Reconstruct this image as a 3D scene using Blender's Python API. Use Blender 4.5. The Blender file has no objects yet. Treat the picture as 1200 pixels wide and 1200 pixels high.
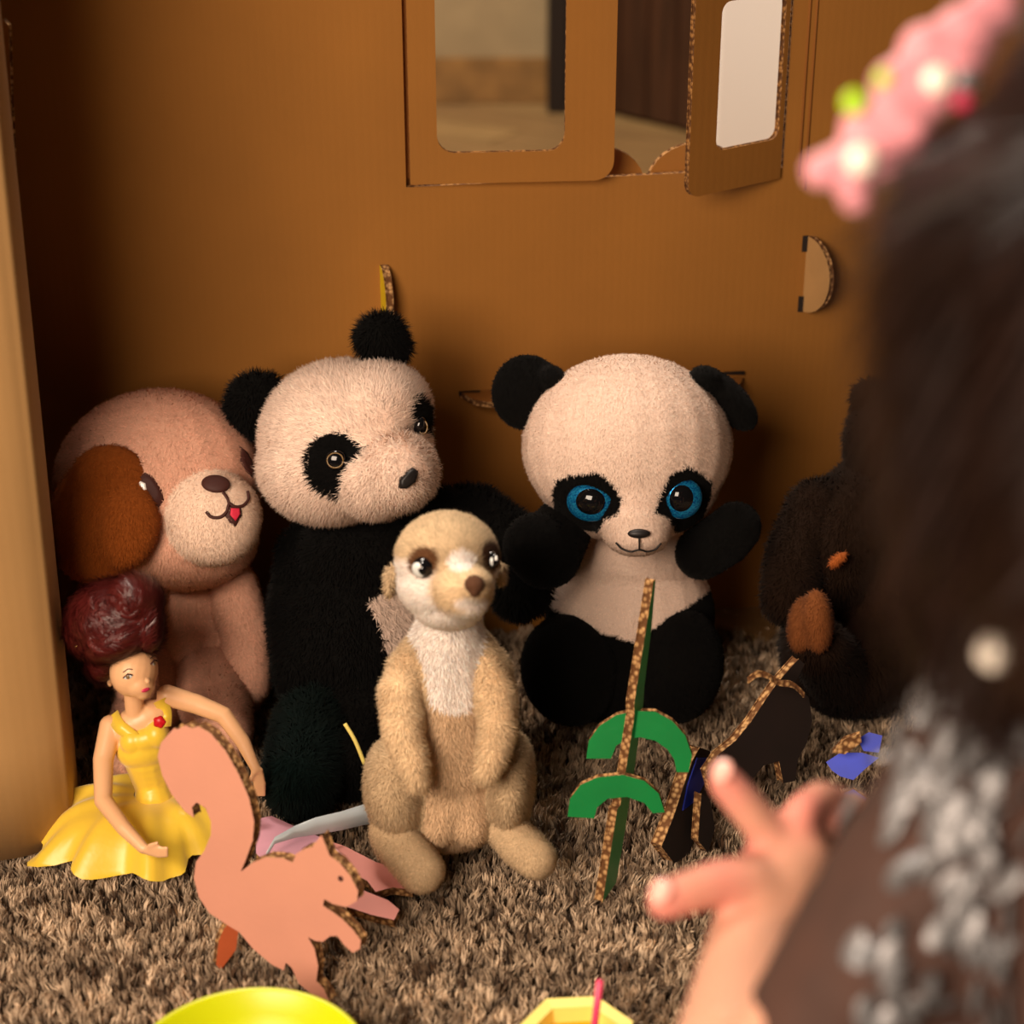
import bpy, bmesh, math, random, time
import numpy as np
from mathutils import Vector, Matrix
from mathutils.bvhtree import BVHTree
from mathutils.geometry import tessellate_polygon

random.seed(7); rng = np.random.default_rng(7)
C = bpy.context.scene.collection
S = bpy.context.scene

# ------------------------------------------------------------------ camera, world, lights, exposure
FPX = 2150.0; PITCH = math.radians(25); CAMZ = 0.79
cd = bpy.data.cameras.new('camera'); cam = bpy.data.objects.new('camera', cd); C.objects.link(cam)
cam.location = (0, 0, CAMZ); cam.rotation_euler = (math.radians(90) - PITCH, 0, 0)
cd.sensor_width = 36; cd.lens = FPX / 1200 * 36; cd.clip_start = 0.02
cd.dof.use_dof = True; cd.dof.focus_distance = 1.37; cd.dof.aperture_fstop = 4.5
S.camera = cam
S.view_settings.view_transform = 'Standard'; S.view_settings.look = 'None'
S.view_settings.gamma = 1; S.view_settings.use_curve_mapping = False
S.view_settings.exposure = 0.0
w = bpy.data.worlds.new('world'); S.world = w; w.use_nodes = True
w.node_tree.nodes['Background'].inputs[0].default_value = (1.0, 0.72, 0.50, 1)
w.node_tree.nodes['Background'].inputs[1].default_value = 0.04

def area(name, loc, target, size, energy, col, sy=None):
    ld = bpy.data.lights.new(name, 'AREA'); ld.energy = energy; ld.color = col; ld.size = size
    if sy: ld.shape = 'RECTANGLE'; ld.size_y = sy
    o = bpy.data.objects.new(name, ld); C.objects.link(o); o.location = loc
    o.rotation_euler = (Vector(target) - Vector(loc)).to_track_quat('-Z', 'Y').to_euler()
    return o
area('window_daylight', (-0.60, -0.10, 0.92), (0.0, 1.15, 0.15), 0.80, 32, (1.0, 0.78, 0.60), 0.7)
area('room_daylight', (-0.5, 1.95, 2.3), (0.35, 2.9, 0.1), 0.7, 88, (1.0, 0.86, 0.72))

# ------------------------------------------------------------------ geometry helpers
Fv = np.array([0, math.cos(PITCH), -math.sin(PITCH)]); Uv = np.array([0, math.sin(PITCH), math.cos(PITCH)])
Rv = np.array([1.0, 0, 0]); CP = np.array([0, 0, CAMZ])
def ray(px, py): return Fv + Rv * (px - 600) / FPX - Uv * (py - 600) / FPX
def D(px, py, d): return CP + ray(px, py) * d                      # point at a distance along the view axis
def W(px, py, Y): r = ray(px, py); return CP + r * (Y / r[1])      # point on the upright plane y = Y
def G(px, py, z=0.0): r = ray(px, py); return CP + r * ((z - CAMZ) / r[2])
def PL(px, py, pt, n):
    r = ray(px, py); n = np.array(n, float); return CP + r * (np.dot(np.array(pt) - CP, n) / np.dot(r, n))
def mpp(p): return float(np.dot(np.array(p) - CP, Fv)) / FPX       # metres per photo pixel at a point
def proj(P):
    q = P - CP; d = q @ Fv
    return np.stack([600 + FPX * (q @ Rv) / d, 600 - FPX * (q @ Uv) / d], 1)

def srgb(r, g, b):
    f = lambda c: (c / 255 / 12.92) if c / 255 <= 0.04045 else ((c / 255 + 0.055) / 1.055) ** 2.4
    return (f(r), f(g), f(b))
def inpoly(Q, poly):
    x, y = Q[:, 0], Q[:, 1]; ins = np.zeros(len(Q), bool); n = len(poly)
    for i in range(n):
        x0, y0 = poly[i]; x1, y1 = poly[(i + 1) % n]
        c = (y0 > y) != (y1 > y)
        with np.errstate(divide='ignore', invalid='ignore'):
            xi = (x1 - x0) * (y - y0) / (y1 - y0 + 1e-12) + x0
        ins ^= c & (x < xi)
    return ins
def noise(P, s, seed=0):
    r = np.random.default_rng(seed); out = 0
    for k in range(5):
        d = r.normal(size=3); d /= np.linalg.norm(d); out = out + np.sin(P @ d * s * (1 + .35 * k) + r.uniform(0, 6.28))
    return out / 5

# ------------------------------------------------------------------ materials
def mat(name, col, rough=0.8, **kw):
    m = bpy.data.materials.new(name); m.use_nodes = True; b = m.node_tree.nodes['Principled BSDF']
    b.inputs['Base Color'].default_value = (*col, 1); b.inputs['Roughness'].default_value = rough
    for k, v in kw.items():
        b.inputs[k.replace('_', ' ')].default_value = v
    return m
def noisy(m, scale, amount, bump=0.0, bscale=None, stretch=(1, 1, 1), bdist=0.002):
    nt = m.node_tree; N = nt.nodes; b = N['Principled BSDF']; L = nt.links
    tc = N.new('ShaderNodeTexCoord'); mp = N.new('ShaderNodeMapping'); mp.inputs['Scale'].default_value = stretch
    L.new(tc.outputs['Object'], mp.inputs['Vector'])
    no = N.new('ShaderNodeTexNoise'); no.inputs['Scale'].default_value = scale; no.inputs['Detail'].default_value = 6
    L.new(mp.outputs[0], no.inputs['Vector'])
    base = tuple(b.inputs['Base Color'].default_value[:3])
    r = N.new('ShaderNodeValToRGB'); r.color_ramp.elements[0].position = .3; r.color_ramp.elements[1].position = .7
    r.color_ramp.elements[0].color = (*[c * (1 - amount) for c in base], 1)
    r.color_ramp.elements[1].color = (*[min(1, c * (1 + amount)) for c in base], 1)
    L.new(no.outputs['Fac'], r.inputs[0]); L.new(r.outputs[0], b.inputs['Base Color'])
    if bump:
        n2 = N.new('ShaderNodeTexNoise'); n2.inputs['Scale'].default_value = bscale or scale * 3; n2.inputs['Detail'].default_value = 4
        L.new(mp.outputs[0], n2.inputs['Vector'])
        bu = N.new('ShaderNodeBump'); bu.inputs['Strength'].default_value = bump; bu.inputs['Distance'].default_value = bdist
        L.new(n2.outputs['Fac'], bu.inputs['Height']); L.new(bu.outputs[0], b.inputs['Normal'])
    return m
def cardboard(name, col, axis='X'):
    m = noisy(mat(name, col, 0.85), 6, .09)
    nt = m.node_tree; N = nt.nodes; L = nt.links; b = N['Principled BSDF']
    tc = N.new('ShaderNodeTexCoord'); wv = N.new('ShaderNodeTexWave'); wv.wave_type = 'BANDS'; wv.bands_direction = axis
    wv.inputs['Scale'].default_value = 48; wv.inputs['Distortion'].default_value = 0.6; wv.inputs['Detail'].default_value = 2
    L.new(tc.outputs['Object'], wv.inputs['Vector'])
    n2 = N.new('ShaderNodeTexNoise'); n2.inputs['Scale'].default_value = 260; L.new(tc.outputs['Object'], n2.inputs['Vector'])
    ad = N.new('ShaderNodeMath'); ad.operation = 'MULTIPLY_ADD'; ad.inputs[1].default_value = .45
    L.new(n2.outputs['Fac'], ad.inputs[0]); L.new(wv.outputs['Fac'], ad.inputs[2])
    bu = N.new('ShaderNodeBump'); bu.inputs['Strength'].default_value = .10; bu.inputs['Distance'].default_value = .0004
    L.new(ad.outputs[0], bu.inputs['Height']); L.new(bu.outputs[0], b.inputs['Normal'])
    return m
def fluted(name, c0, c1):
    m = mat(name, c0, 0.95); nt = m.node_tree; N = nt.nodes; L = nt.links; b = N['Principled BSDF']
    tc = N.new('ShaderNodeTexCoord'); v = N.new('ShaderNodeTexVoronoi'); v.inputs['Scale'].default_value = 260
    L.new(tc.outputs['Object'], v.inputs['Vector'])
    r = N.new('ShaderNodeValToRGB'); r.color_ramp.elements[0].position = .25; r.color_ramp.elements[1].position = .6
    r.color_ramp.elements[0].color = (*c0, 1); r.color_ramp.elements[1].color = (*c1, 1)
    L.new(v.outputs['Distance'], r.inputs[0]); L.new(r.outputs[0], b.inputs['Base Color'])
    bu = N.new('ShaderNodeBump'); bu.inputs['Strength'].default_value = 1; bu.inputs['Distance'].default_value = .0015; bu.invert = True
    L.new(v.outputs['Distance'], bu.inputs['Height']); L.new(bu.outputs[0], b.inputs['Normal'])
    return m
def attr_mat(name, rough=1.0, sheen=.25, **kw):
    m = mat(name, (1, 1, 1), rough, **kw); nt = m.node_tree; a = nt.nodes.new('ShaderNodeAttribute'); a.attribute_name = 'Col'
    b = nt.nodes['Principled BSDF']; nt.links.new(a.outputs['Color'], b.inputs['Base Color'])
    b.inputs['Sheen Weight'].default_value = sheen; b.inputs['Specular IOR Level'].default_value = .15
    return m
CARD = srgb(150, 98, 32)
M = {
 'card': cardboard('cardboard_liner', CARD), 'card_side': cardboard('cardboard_side', srgb(176, 136, 84)),
 'card_z': cardboard('cardboard_dark', srgb(156, 98, 38)),
 'flute': fluted('cardboard_flute', srgb(200, 156, 102), srgb(104, 66, 32)),
 'plush': attr_mat('plush', 1.0, .02), 'plush_black': attr_mat('plush_black', 1.0, .02),
 'flute_fine': fluted('flute_fine', srgb(170, 122, 66), srgb(92, 56, 22)),
 'pink_card': noisy(mat('pink_paint', srgb(214, 150, 126), .7), 25, .03, .1, 300),
 'pale_pink_card': noisy(mat('pale_pink_paint', srgb(226, 150, 140), .7), 25, .05),
 'orange_card': noisy(mat('orange_paint', srgb(205, 100, 55), .7), 25, .05),
 'green_card': noisy(mat('green_paint', srgb(0, 132, 62), .4), 20, .12, .1, 200),
 'brown_card': noisy(mat('brown_paint', srgb(30, 14, 8), .9), 30, .2),
 'blue_card': noisy(mat('blue_paint', srgb(14, 48, 185), .5), 30, .2),
 'yellow_card': noisy(mat('yellow_paint', srgb(220, 190, 20), .6), 30, .08),
 'thread_brown': mat('brown_thread', srgb(62, 22, 14), .7), 'thread_black': mat('black_thread', (.006, .005, .005), .6),
 'tongue': mat('red_thread', srgb(215, 40, 70), .7), 'nose_black': mat('black_nose', (.008, .006, .006), .5),
 'gloss_black': mat('gloss_black', (.004, .004, .005), .08), 'amber': mat('amber_eye', srgb(120, 92, 50), .25),
 'eye_white': mat('eye_white', srgb(215, 218, 215), .2), 'glint': mat('glint', (.95, .93, .9), .2),
 'skin': noisy(mat('skin', srgb(228, 168, 138), .5, Subsurface_Weight=.15), 30, .05),
 'doll_skin': mat('doll_vinyl', srgb(238, 186, 138), .38),
 'doll_hair': noisy(mat('doll_hair', srgb(82, 24, 22), .42), 120, .6, .8, 420, (1, 1, .35)),
 'satin': noisy(mat('yellow_satin', srgb(240, 204, 62), .34, Sheen_Weight=.4), 14, .08, .25, 60),
 'rose': mat('red_rose', srgb(200, 15, 30), .4), 'lips': mat('pink_lips', srgb(205, 50, 90), .35),
 'gold': mat('gold_trim', srgb(225, 190, 110), .3, Metallic=.8),
 'lime': mat('lime_plastic', srgb(200, 206, 10), .35, Subsurface_Weight=.1), 'cream': mat('cream_paper', srgb(240, 222, 120), .6),
 'juice': mat('orange_yellow', srgb(235, 175, 20), .3), 'pink_stick': mat('pink_plastic', srgb(235, 70, 110), .35),
 'ribbon': mat('pale_ribbon', srgb(210, 222, 228), .3), 'pink_cloth': noisy(mat('pink_cloth', srgb(225, 165, 185), .6), 40, .1),
 'plaster': noisy(mat('old_plaster', srgb(156, 134, 98), .9), 9, .16, .5, 40), 'stone': noisy(mat('stone_skirting', srgb(136, 98, 50), .6), 18, .3, .3, 40),
 'white_paint': noisy(mat('white_paint', srgb(247, 240, 232), .55), 5, .02), 'black_wood': mat('black_wood', srgb(24, 14, 8), .5),
 'dark_wood': noisy(mat('dark_wood', srgb(62, 36, 20), .5), 8, .35, .2, 60, (6, 6, .6)),
 'plank': noisy(mat('floor_plank', srgb(134, 104, 66), .4), 6, .2, .1, 60, (1, 5, 1)),
 'plank_b': noisy(mat('floor_plank_pale', srgb(146, 116, 74), .4), 6, .2, .1, 60, (1, 5, 1)),
 'rug_back': mat('rug_backing', srgb(70, 52, 36), 1), 'rug': attr_mat('rug_pile', 1, .1),
 'child_hair': noisy(mat('dark_hair', srgb(34, 20, 16), .42), 20, .3), 'tulle': noisy(mat('mauve_tulle', srgb(58, 34, 24), .8), 30, .25),
 'sequin': mat('silver_sequin', srgb(128, 128, 130), .5, Metallic=.6), 'pearl': mat('pearl', srgb(250, 240, 225), .25),
 'clip_pink': noisy(mat('pink_glitter_felt', srgb(216, 140, 150), .5, Sheen_Weight=.4), 40, .12),
 'gem_green': mat('green_gem', srgb(170, 220, 30), .1), 'nail': mat('finger_nail', srgb(240, 175, 160), .25),
}
def glitter(name, c0, c1):
    m = mat(name, c0, .22, Metallic=.6); nt = m.node_tree; N = nt.nodes; L = nt.links; b = N['Principled BSDF']
    tc = N.new('ShaderNodeTexCoord'); v = N.new('ShaderNodeTexVoronoi'); v.inputs['Scale'].default_value = 1400
    L.new(tc.outputs['Object'], v.inputs['Vector']); mx = N.new('ShaderNodeMix'); mx.data_type = 'RGBA'
    sp = N.new('ShaderNodeSeparateColor'); L.new(v.outputs['Color'], sp.inputs[0]); L.new(sp.outputs[0], mx.inputs[0])
    mx.inputs[6].default_value = (*c0, 1); mx.inputs[7].default_value = (*c1, 1); L.new(mx.outputs[2], b.inputs['Base Color'])
    return m
M['iris_blue'] = glitter('blue_glitter', srgb(0, 70, 150), srgb(40, 170, 225))

# ------------------------------------------------------------------ object helpers
def tag(o, label=None, cat=None, group=None, kind=None):
    if label: o['label'] = label
    if cat: o['category'] = cat
    if group: o['group'] = group
    if kind: o['kind'] = kind
    return o
def thing(name, label, cat, loc=(0, 0, 0), group=None):
    o = bpy.data.objects.new(name, None); C.objects.link(o); o.location = [float(c) for c in loc]; o.empty_display_size = .02
    return tag(o, label, cat, group)
def link(name, me, parent=None, mats=()):
    o = bpy.data.objects.new(name, me); C.objects.link(o)
    for m in mats: me.materials.append(M[m] if isinstance(m, str) else m)
    if parent is not None:
        o.parent = parent
        off = np.array(parent_world(parent)); 
        if np.abs(off).max() > 0: me.transform(Matrix.Translation(Vector(-off)))
    return o
def parent_world(p):
    v = Vector((0, 0, 0))
    while p is not None: v += p.location; p = p.parent
    return v
def bm_mesh(bm, name='m', smooth=True):
    me = bpy.data.meshes.new(name); bm.to_mesh(me); bm.free()
    if smooth: me.polygons.foreach_set('use_smooth', [True] * len(me.polygons))
    return me
def np_mesh(name, V, Fc, smooth=False):
    me = bpy.data.meshes.new(name); V = np.asarray(V, np.float32); Fc = np.asarray(Fc, np.int32); k = Fc.shape[1]
    me.vertices.add(len(V)); me.vertices.foreach_set('co', V.ravel())
    me.loops.add(Fc.size); me.loops.foreach_set('vertex_index', Fc.ravel())
    me.polygons.add(len(Fc)); me.polygons.foreach_set('loop_start', np.arange(0, Fc.size, k, dtype=np.int32))
    me.polygons.foreach_set('loop_total', np.full(len(Fc), k, np.int32))
    if smooth: me.polygons.foreach_set('use_smooth', np.ones(len(Fc), bool))
    me.update(calc_edges=True); return me

_US = {}
def unit_sphere(seg):
    if seg not in _US:
        bm = bmesh.new(); bmesh.ops.create_uvsphere(bm, u_segments=seg, v_segments=seg * 2 // 3, radius=1); bmesh.ops.triangulate(bm, faces=bm.faces[:])
        bm.verts.index_update(); _US[seg] = (np.array([v.co[:] for v in bm.verts]), np.array([[v.index for v in f.verts] for f in bm.faces])); bm.free()
    return _US[seg]
class Blob:
    """collects ellipsoids and tapering limbs, fuses them into one continuous surface"""
    def __init__(s): s.V = []; s.F = []; s.n = 0
    def ell(s, c, r, rot=None, seg=20):
        U, Fs = unit_sphere(seg); P = U * np.array([float(x) for x in r])
        if rot is not None: P = P @ np.array(rot).T
        s.V.append(P + np.array([float(x) for x in c])); s.F.append(Fs + s.n); s.n += len(U); return s
    def px(s, x, y, Y, rx, ry, rd, roll=0, yaw=0):
        """ellipsoid seen at photo pixel x,y standing at depth Y; rx, ry in pixels, rd (through) in metres"""
        c = W(x, y, Y); k = mpp(c)
        rot = Matrix((Rv, Fv, Uv)).transposed() @ Matrix.Rotation(-math.radians(roll), 3, 'Y') @ Matrix.Rotation(math.radians(yaw), 3, 'Z')
        return s.ell(c, (rx * k, rd, ry * k), rot)
    def limb(s, pts, rad, step=.35):
        for (a, ra), (b, rb) in zip(zip(pts, rad), zip(pts[1:], rad[1:])):
            a = np.array(a); b = np.array(b); L = np.linalg.norm(b - a); n = max(2, int(L / (min(ra, rb) * step)) + 1)
            for t in np.linspace(0, 1, n):
                r = ra + (rb - ra) * t; s.ell(a + (b - a) * t, (r, r, r), seg=12)
        return s
    def limbpx(s, pts, step=.35):
        """pts: (x, y, Y, r_px)"""
        P = [W(x, y, Y) for x, y, Y, r in pts]; return s.limb(P, [r * mpp(p) for p, (x, y, Y, r) in zip(P, pts)], step)
    def mesh(s, voxel=.003, smooth=6, fac=.5):
        me = np_mesh('tmp', np.concatenate(s.V), np.concatenate(s.F))
        o = bpy.data.objects.new('tmp', me); C.objects.link(o)
        md = o.modifiers.new('r', 'REMESH'); md.mode = 'VOXEL'; md.voxel_size = voxel; md.use_smooth_shade = True
        if smooth: sm = o.modifiers.new('s', 'SMOOTH'); sm.iterations = smooth; sm.factor = fac
        dg = bpy.context.evaluated_depsgraph_get(); ev = o.evaluated_get(dg)
        out = bpy.data.meshes.new_from_object(ev); bpy.data.objects.remove(o); bpy.data.meshes.remove(me)
        out.polygons.foreach_set('use_smooth', np.ones(len(out.polygons), bool))
        co = np.empty(len(out.vertices) * 3, np.float32); out.vertices.foreach_get('co', co); co = co.reshape(-1, 3)
        if co[:, 2].min() < .0015: co[:, 2] = np.maximum(co[:, 2], .0015); out.vertices.foreach_set('co', co.ravel()); out.update()
        return out
def arrays(me):
    n = len(me.vertices); V = np.empty(n * 3, np.float32); me.vertices.foreach_get('co', V)
    N = np.empty(n * 3, np.float32); me.vertices.foreach_get('normal', N)
    me.calc_loop_triangles(); T = np.empty(len(me.loop_triangles) * 3, np.int32); me.loop_triangles.foreach_get('vertices', T)
    return V.reshape(-1, 3).astype(float), N.reshape(-1, 3).astype(float), T.reshape(-1, 3)
def bvh(me):
    V, N, T = arrays(me); return BVHTree.FromPolygons(V.tolist(), T.tolist())
def hit(b, x, y, off=0.0):
    r = Vector(ray(x, y)).normalized(); loc, n, i, d = b.ray_cast(Vector(CP), r)
    if loc is None:
        loc, n, i, d = b.find_nearest(Vector(D(x, y, 1.3)))
    if n.dot(r) > 0: n = -n
    return np.array(loc + n * off), np.array(n)

def furry(me, colf, density, length, width, lift=35, comb=(0, 0, -1), jitter=.5, shade=.12, clump=0.0):
    """adds blades of pile to a skin mesh; colf(P, N) gives the colour of skin and pile"""
    V, N, T = arrays(me)
    a, b, c = V[T[:, 0]], V[T[:, 1]], V[T[:, 2]]; A = np.linalg.norm(np.cross(b - a, c - a), axis=1) / 2
    n = int(A.sum() * density); ti = rng.choice(len(T), n, p=A / A.sum())
    u = rng.random((n, 2)); f = u.sum(1) > 1; u[f] = 1 - u[f]; w0 = 1 - u.sum(1)
    P = w0[:, None] * a[ti] + u[:, :1] * b[ti] + u[:, 1:] * c[ti]
    Nn = w0[:, None] * N[T[ti, 0]] + u[:, :1] * N[T[ti, 1]] + u[:, 1:] * N[T[ti, 2]]; Nn /= np.linalg.norm(Nn, axis=1)[:, None] + 1e-9
    cd_ = comb(P) if callable(comb) else np.tile(np.array(comb, float), (n, 1))
    cd_ = cd_ + rng.normal(size=(n, 3)) * jitter
    if clump: cd_ = cd_ + np.stack([noise(P, 220, s) for s in (1, 2, 3)], 1) * clump
    t = cd_ - (cd_ * Nn).sum(1)[:, None] * Nn; t /= np.linalg.norm(t, axis=1)[:, None] + 1e-9
    sd = np.cross(Nn, t); le = length * rng.uniform(.6, 1.15, n)[:, None]; li = np.radians(lift + rng.normal(size=n) * 10)[:, None]
    P0 = P - Nn * .0004
    tip = P0 + le * (np.sin(li) * Nn + np.cos(li) * t); wd = width / 2
    BV = np.stack([P0 + sd * wd, tip, P0 - sd * wd], 1)
    fn = np.cross(BV[:, 1] - BV[:, 0], BV[:, 2] - BV[:, 0]); flip = (fn * Nn).sum(1) < 0
    BV[flip] = BV[flip][:, ::-1]
    BV = BV.reshape(-1, 3)
    col = colf(P, Nn) * (1 + rng.normal(size=n) * shade)[:, None]
    C0 = colf(V, N) * .9
    AV = np.concatenate([V, BV]); AN = np.concatenate([N, np.repeat(Nn, 3, 0)]); AC = np.concatenate([C0, np.repeat(col, 3, 0)])
    AT = np.concatenate([T, np.arange(len(BV)).reshape(-1, 3) + len(V)])
    me2 = np_mesh(me.name, AV, AT, True)
    ca = me2.color_attributes.new('Col', 'FLOAT_COLOR', 'POINT')
    ca.data.foreach_set('color', np.concatenate([np.clip(AC, 0, 1), np.ones((len(AC), 1))], 1).astype(np.float32).ravel())
    me2.normals_split_custom_set_from_vertices(AN.astype(np.float32).tolist())
    return me2
def flat(col):
    col = np.array(col); return lambda P, N: np.tile(col, (len(P), 1))

def tube(pts, r, seg=8, closed_ends=True, taper=None):
    pts = [np.array(p, float) for p in pts]; V = []; Fc = []
    for i, p in enumerate(pts):
        t = pts[min(i + 1, len(pts) - 1)] - pts[max(i - 1, 0)]; t /= np.linalg.norm(t)
        a = np.cross(t, [0, 0, 1.0]);
        if np.linalg.norm(a) < .05: a = np.cross(t, [1.0, 0, 0])
        a /= np.linalg.norm(a); b = np.cross(a, t); rr = r if taper is None else r * taper[i]
        for k in range(seg):
            an = 2 * math.pi * k / seg; V.append(p + (a * math.cos(an) + b * math.sin(an)) * rr)
    n = len(pts); faces = [(i * seg + k, i * seg + (k + 1) % seg, (i + 1) * seg + (k + 1) % seg, (i + 1) * seg + k) for i in range(n - 1) for k in range(seg)]
    faces += [tuple(range(seg))[::-1], tuple(range((n - 1) * seg, n * seg))]
    me = bpy.data.meshes.new('tube'); me.from_pydata([tuple(map(float, v)) for v in V], [], faces)
    me.polygons.foreach_set('use_smooth', [True] * len(me.polygons)); return me
def smoothpts(pts, n=6):
    P = [np.array(p, float) for p in pts]; out = []
    for i in range(len(P) - 1):
        p0, p1, p2, p3 = P[max(i - 1, 0)], P[i], P[i + 1], P[min(i + 2, len(P) - 1)]
        for t in np.linspace(0, 1, n, endpoint=False):
            out.append(.5 * (2 * p1 + (p2 - p0) * t + (2 * p0 - 5 * p1 + 4 * p2 - p3) * t ** 2 + (3 * p1 - p0 - 3 * p2 + p3) * t ** 3))
    return out + [P[-1]]
def disc(c, n, rx, ry, up, h=.002, dome=True, seg=28, roll=0):
    """a low dome sitting on a surface"""
    n = np.array(n) / np.linalg.norm(n); up = np.array(up, float); up = up - n * np.dot(up, n); up /= np.linalg.norm(up); rt = np.cross(up, n)
    ca, sa = math.cos(roll), math.sin(roll); rt, up = rt * ca + up * sa, up * ca - rt * sa
    bm = bmesh.new(); m = Matrix((rt * rx, up * ry, n * h)).transposed().to_4x4(); m.translation = Vector([float(x) for x in c])
    bmesh.ops.create_uvsphere(bm, u_segments=seg, v_segments=14, radius=1, matrix=m)
    bmesh.ops.recalc_face_normals(bm, faces=bm.faces[:])
    return bm_mesh(bm)
def plate(pts, tv, holes=(), inset=.0009, liner=.0007):
    """corrugated sheet: front liner, recessed fluted core, back liner. pts = outline of the front, tv = vector through the sheet"""
    tv = np.array(tv, float); T = np.linalg.norm(tv); tn = tv / T; bm = bmesh.new()
    P = [np.array(p, float) for p in pts]; n = len(P)
    area_v = sum((np.cross(P[i] - P[0], P[(i + 1) % n] - P[0]) for i in range(n)), np.zeros(3))
    if np.dot(area_v, tn) > 0: P = P[::-1]
    def offs(Q, d):
        m = len(Q); out = []
        for i in range(m):
            e = Q[(i + 1) % m] - Q[i - 1]; e /= np.linalg.norm(e) + 1e-12; out.append(Q[i] + np.cross(e, tn) * d)
        return out
    def slab(Q, a, b, mi_f, mi_s, mi_b):
        A = [bm.verts.new((q + tn * a).tolist()) for q in Q]; B = [bm.verts.new((q + tn * b).tolist()) for q in Q]; m = len(Q)
        for tr_ in tessellate_polygon([[Vector(q.tolist()) for q in Q]]):
            f = bm.faces.new([A[i] for i in tr_]); f.material_index = mi_f
            f = bm.faces.new([B[i] for i in tr_]); f.material_index = mi_b
        for i in range(m):
            h = bm.faces.new((A[i], B[i], B[(i + 1) % m], A[(i + 1) % m])); h.material_index = mi_s
    area2 = np.dot(area_v, area_v) ** .5
    e = P[1] - P[-1]; s = 1
    # find the sign that shrinks the outline
    def ar(Q): return np.linalg.norm(sum((np.cross(Q[i] - Q[0], Q[(i + 1) % len(Q)] - Q[0]) for i in range(len(Q))), np.zeros(3)))
    if ar(offs(P, inset)) > ar(P): s = -1
    core = offs(P, s * inset)
    slab(P, 0, liner, 0, 1, 1); slab(core, liner, T - liner, 1, 1, 1); slab(P, T - liner, T, 1, 1, 2)
    bmesh.ops.recalc_face_normals(bm, faces=bm.faces[:])
    return bm_mesh(bm, 'plate', False)
def platepx(poly, pt, n, th, smooth=0):
    n = np.array(n, float); n /= np.linalg.norm(n); P = [PL(x, y, pt, n) for x, y in poly]
    if smooth:
        P = P + [P[0]]; P = smoothpts(P, smooth)[:-1]
    if np.dot(n, CP - np.array(pt)) < 0: n = -n
    return plate(P, -n * th)
def box(lo, hi, bev=0.0):
    bm = bmesh.new(); lo = np.array(lo, float); hi = np.array(hi, float); c = (lo + hi) / 2; s = hi - lo
    bmesh.ops.create_cube(bm, size=1, matrix=Matrix.Translation(Vector(c.tolist())) @ Matrix.Diagonal((*s.tolist(), 1)))
    if bev: bmesh.ops.bevel(bm, geom=bm.edges[:], offset=bev, segments=2, affect='EDGES')
    return bm_mesh(bm, 'box', False)

# ------------------------------------------------------------------ the setting: cardboard playhouse
WA = 0.14; WY = 1.462; wn = np.array([WA, -1, 0]) / math.hypot(WA, 1); wpt = (0, WY, 0)
def wy(x): return WY + WA * x
def WL(px, py): return PL(px, py, wpt, wn)
wl, wr = WL(476, 222)[0], WL(917, 205)[0]; wz = WL(600, 218)[2]; TOP = 0.95; XL = -0.405; XR = 0.75
wall = thing('wall_back', 'brown corrugated cardboard back wall of the playhouse behind the soft toys', 'wall', (0, WY, 0)); wall['kind'] = 'structure'
def wq(x, z, off=0): return np.array([x, wy(x), z]) + wn * off
outline = [(XL, -.02), (XR, -.02), (XR, TOP), (wr, TOP), (wr, wz + .007), (wl, wz + .002), (wl, TOP), (XL, TOP)]
link('panel', plate([wq(x, z) for x, z in outline], -wn * .006), wall, ('card', 'flute_fine', 'card_z'))
# frame crease lines round the opening (pressed ribs)
for x0, z0, x1, z1 in ((WL(936, 205)[0], wz, WL(936, 205)[0], TOP), (WL(944, 205)[0], wz - .012, WL(944, 205)[0], TOP)):
    link('crease', tube([wq(x0, z0, .0002), wq(x1, z1, .0002)], .0012, 6), wall, ('card_z',))
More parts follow.
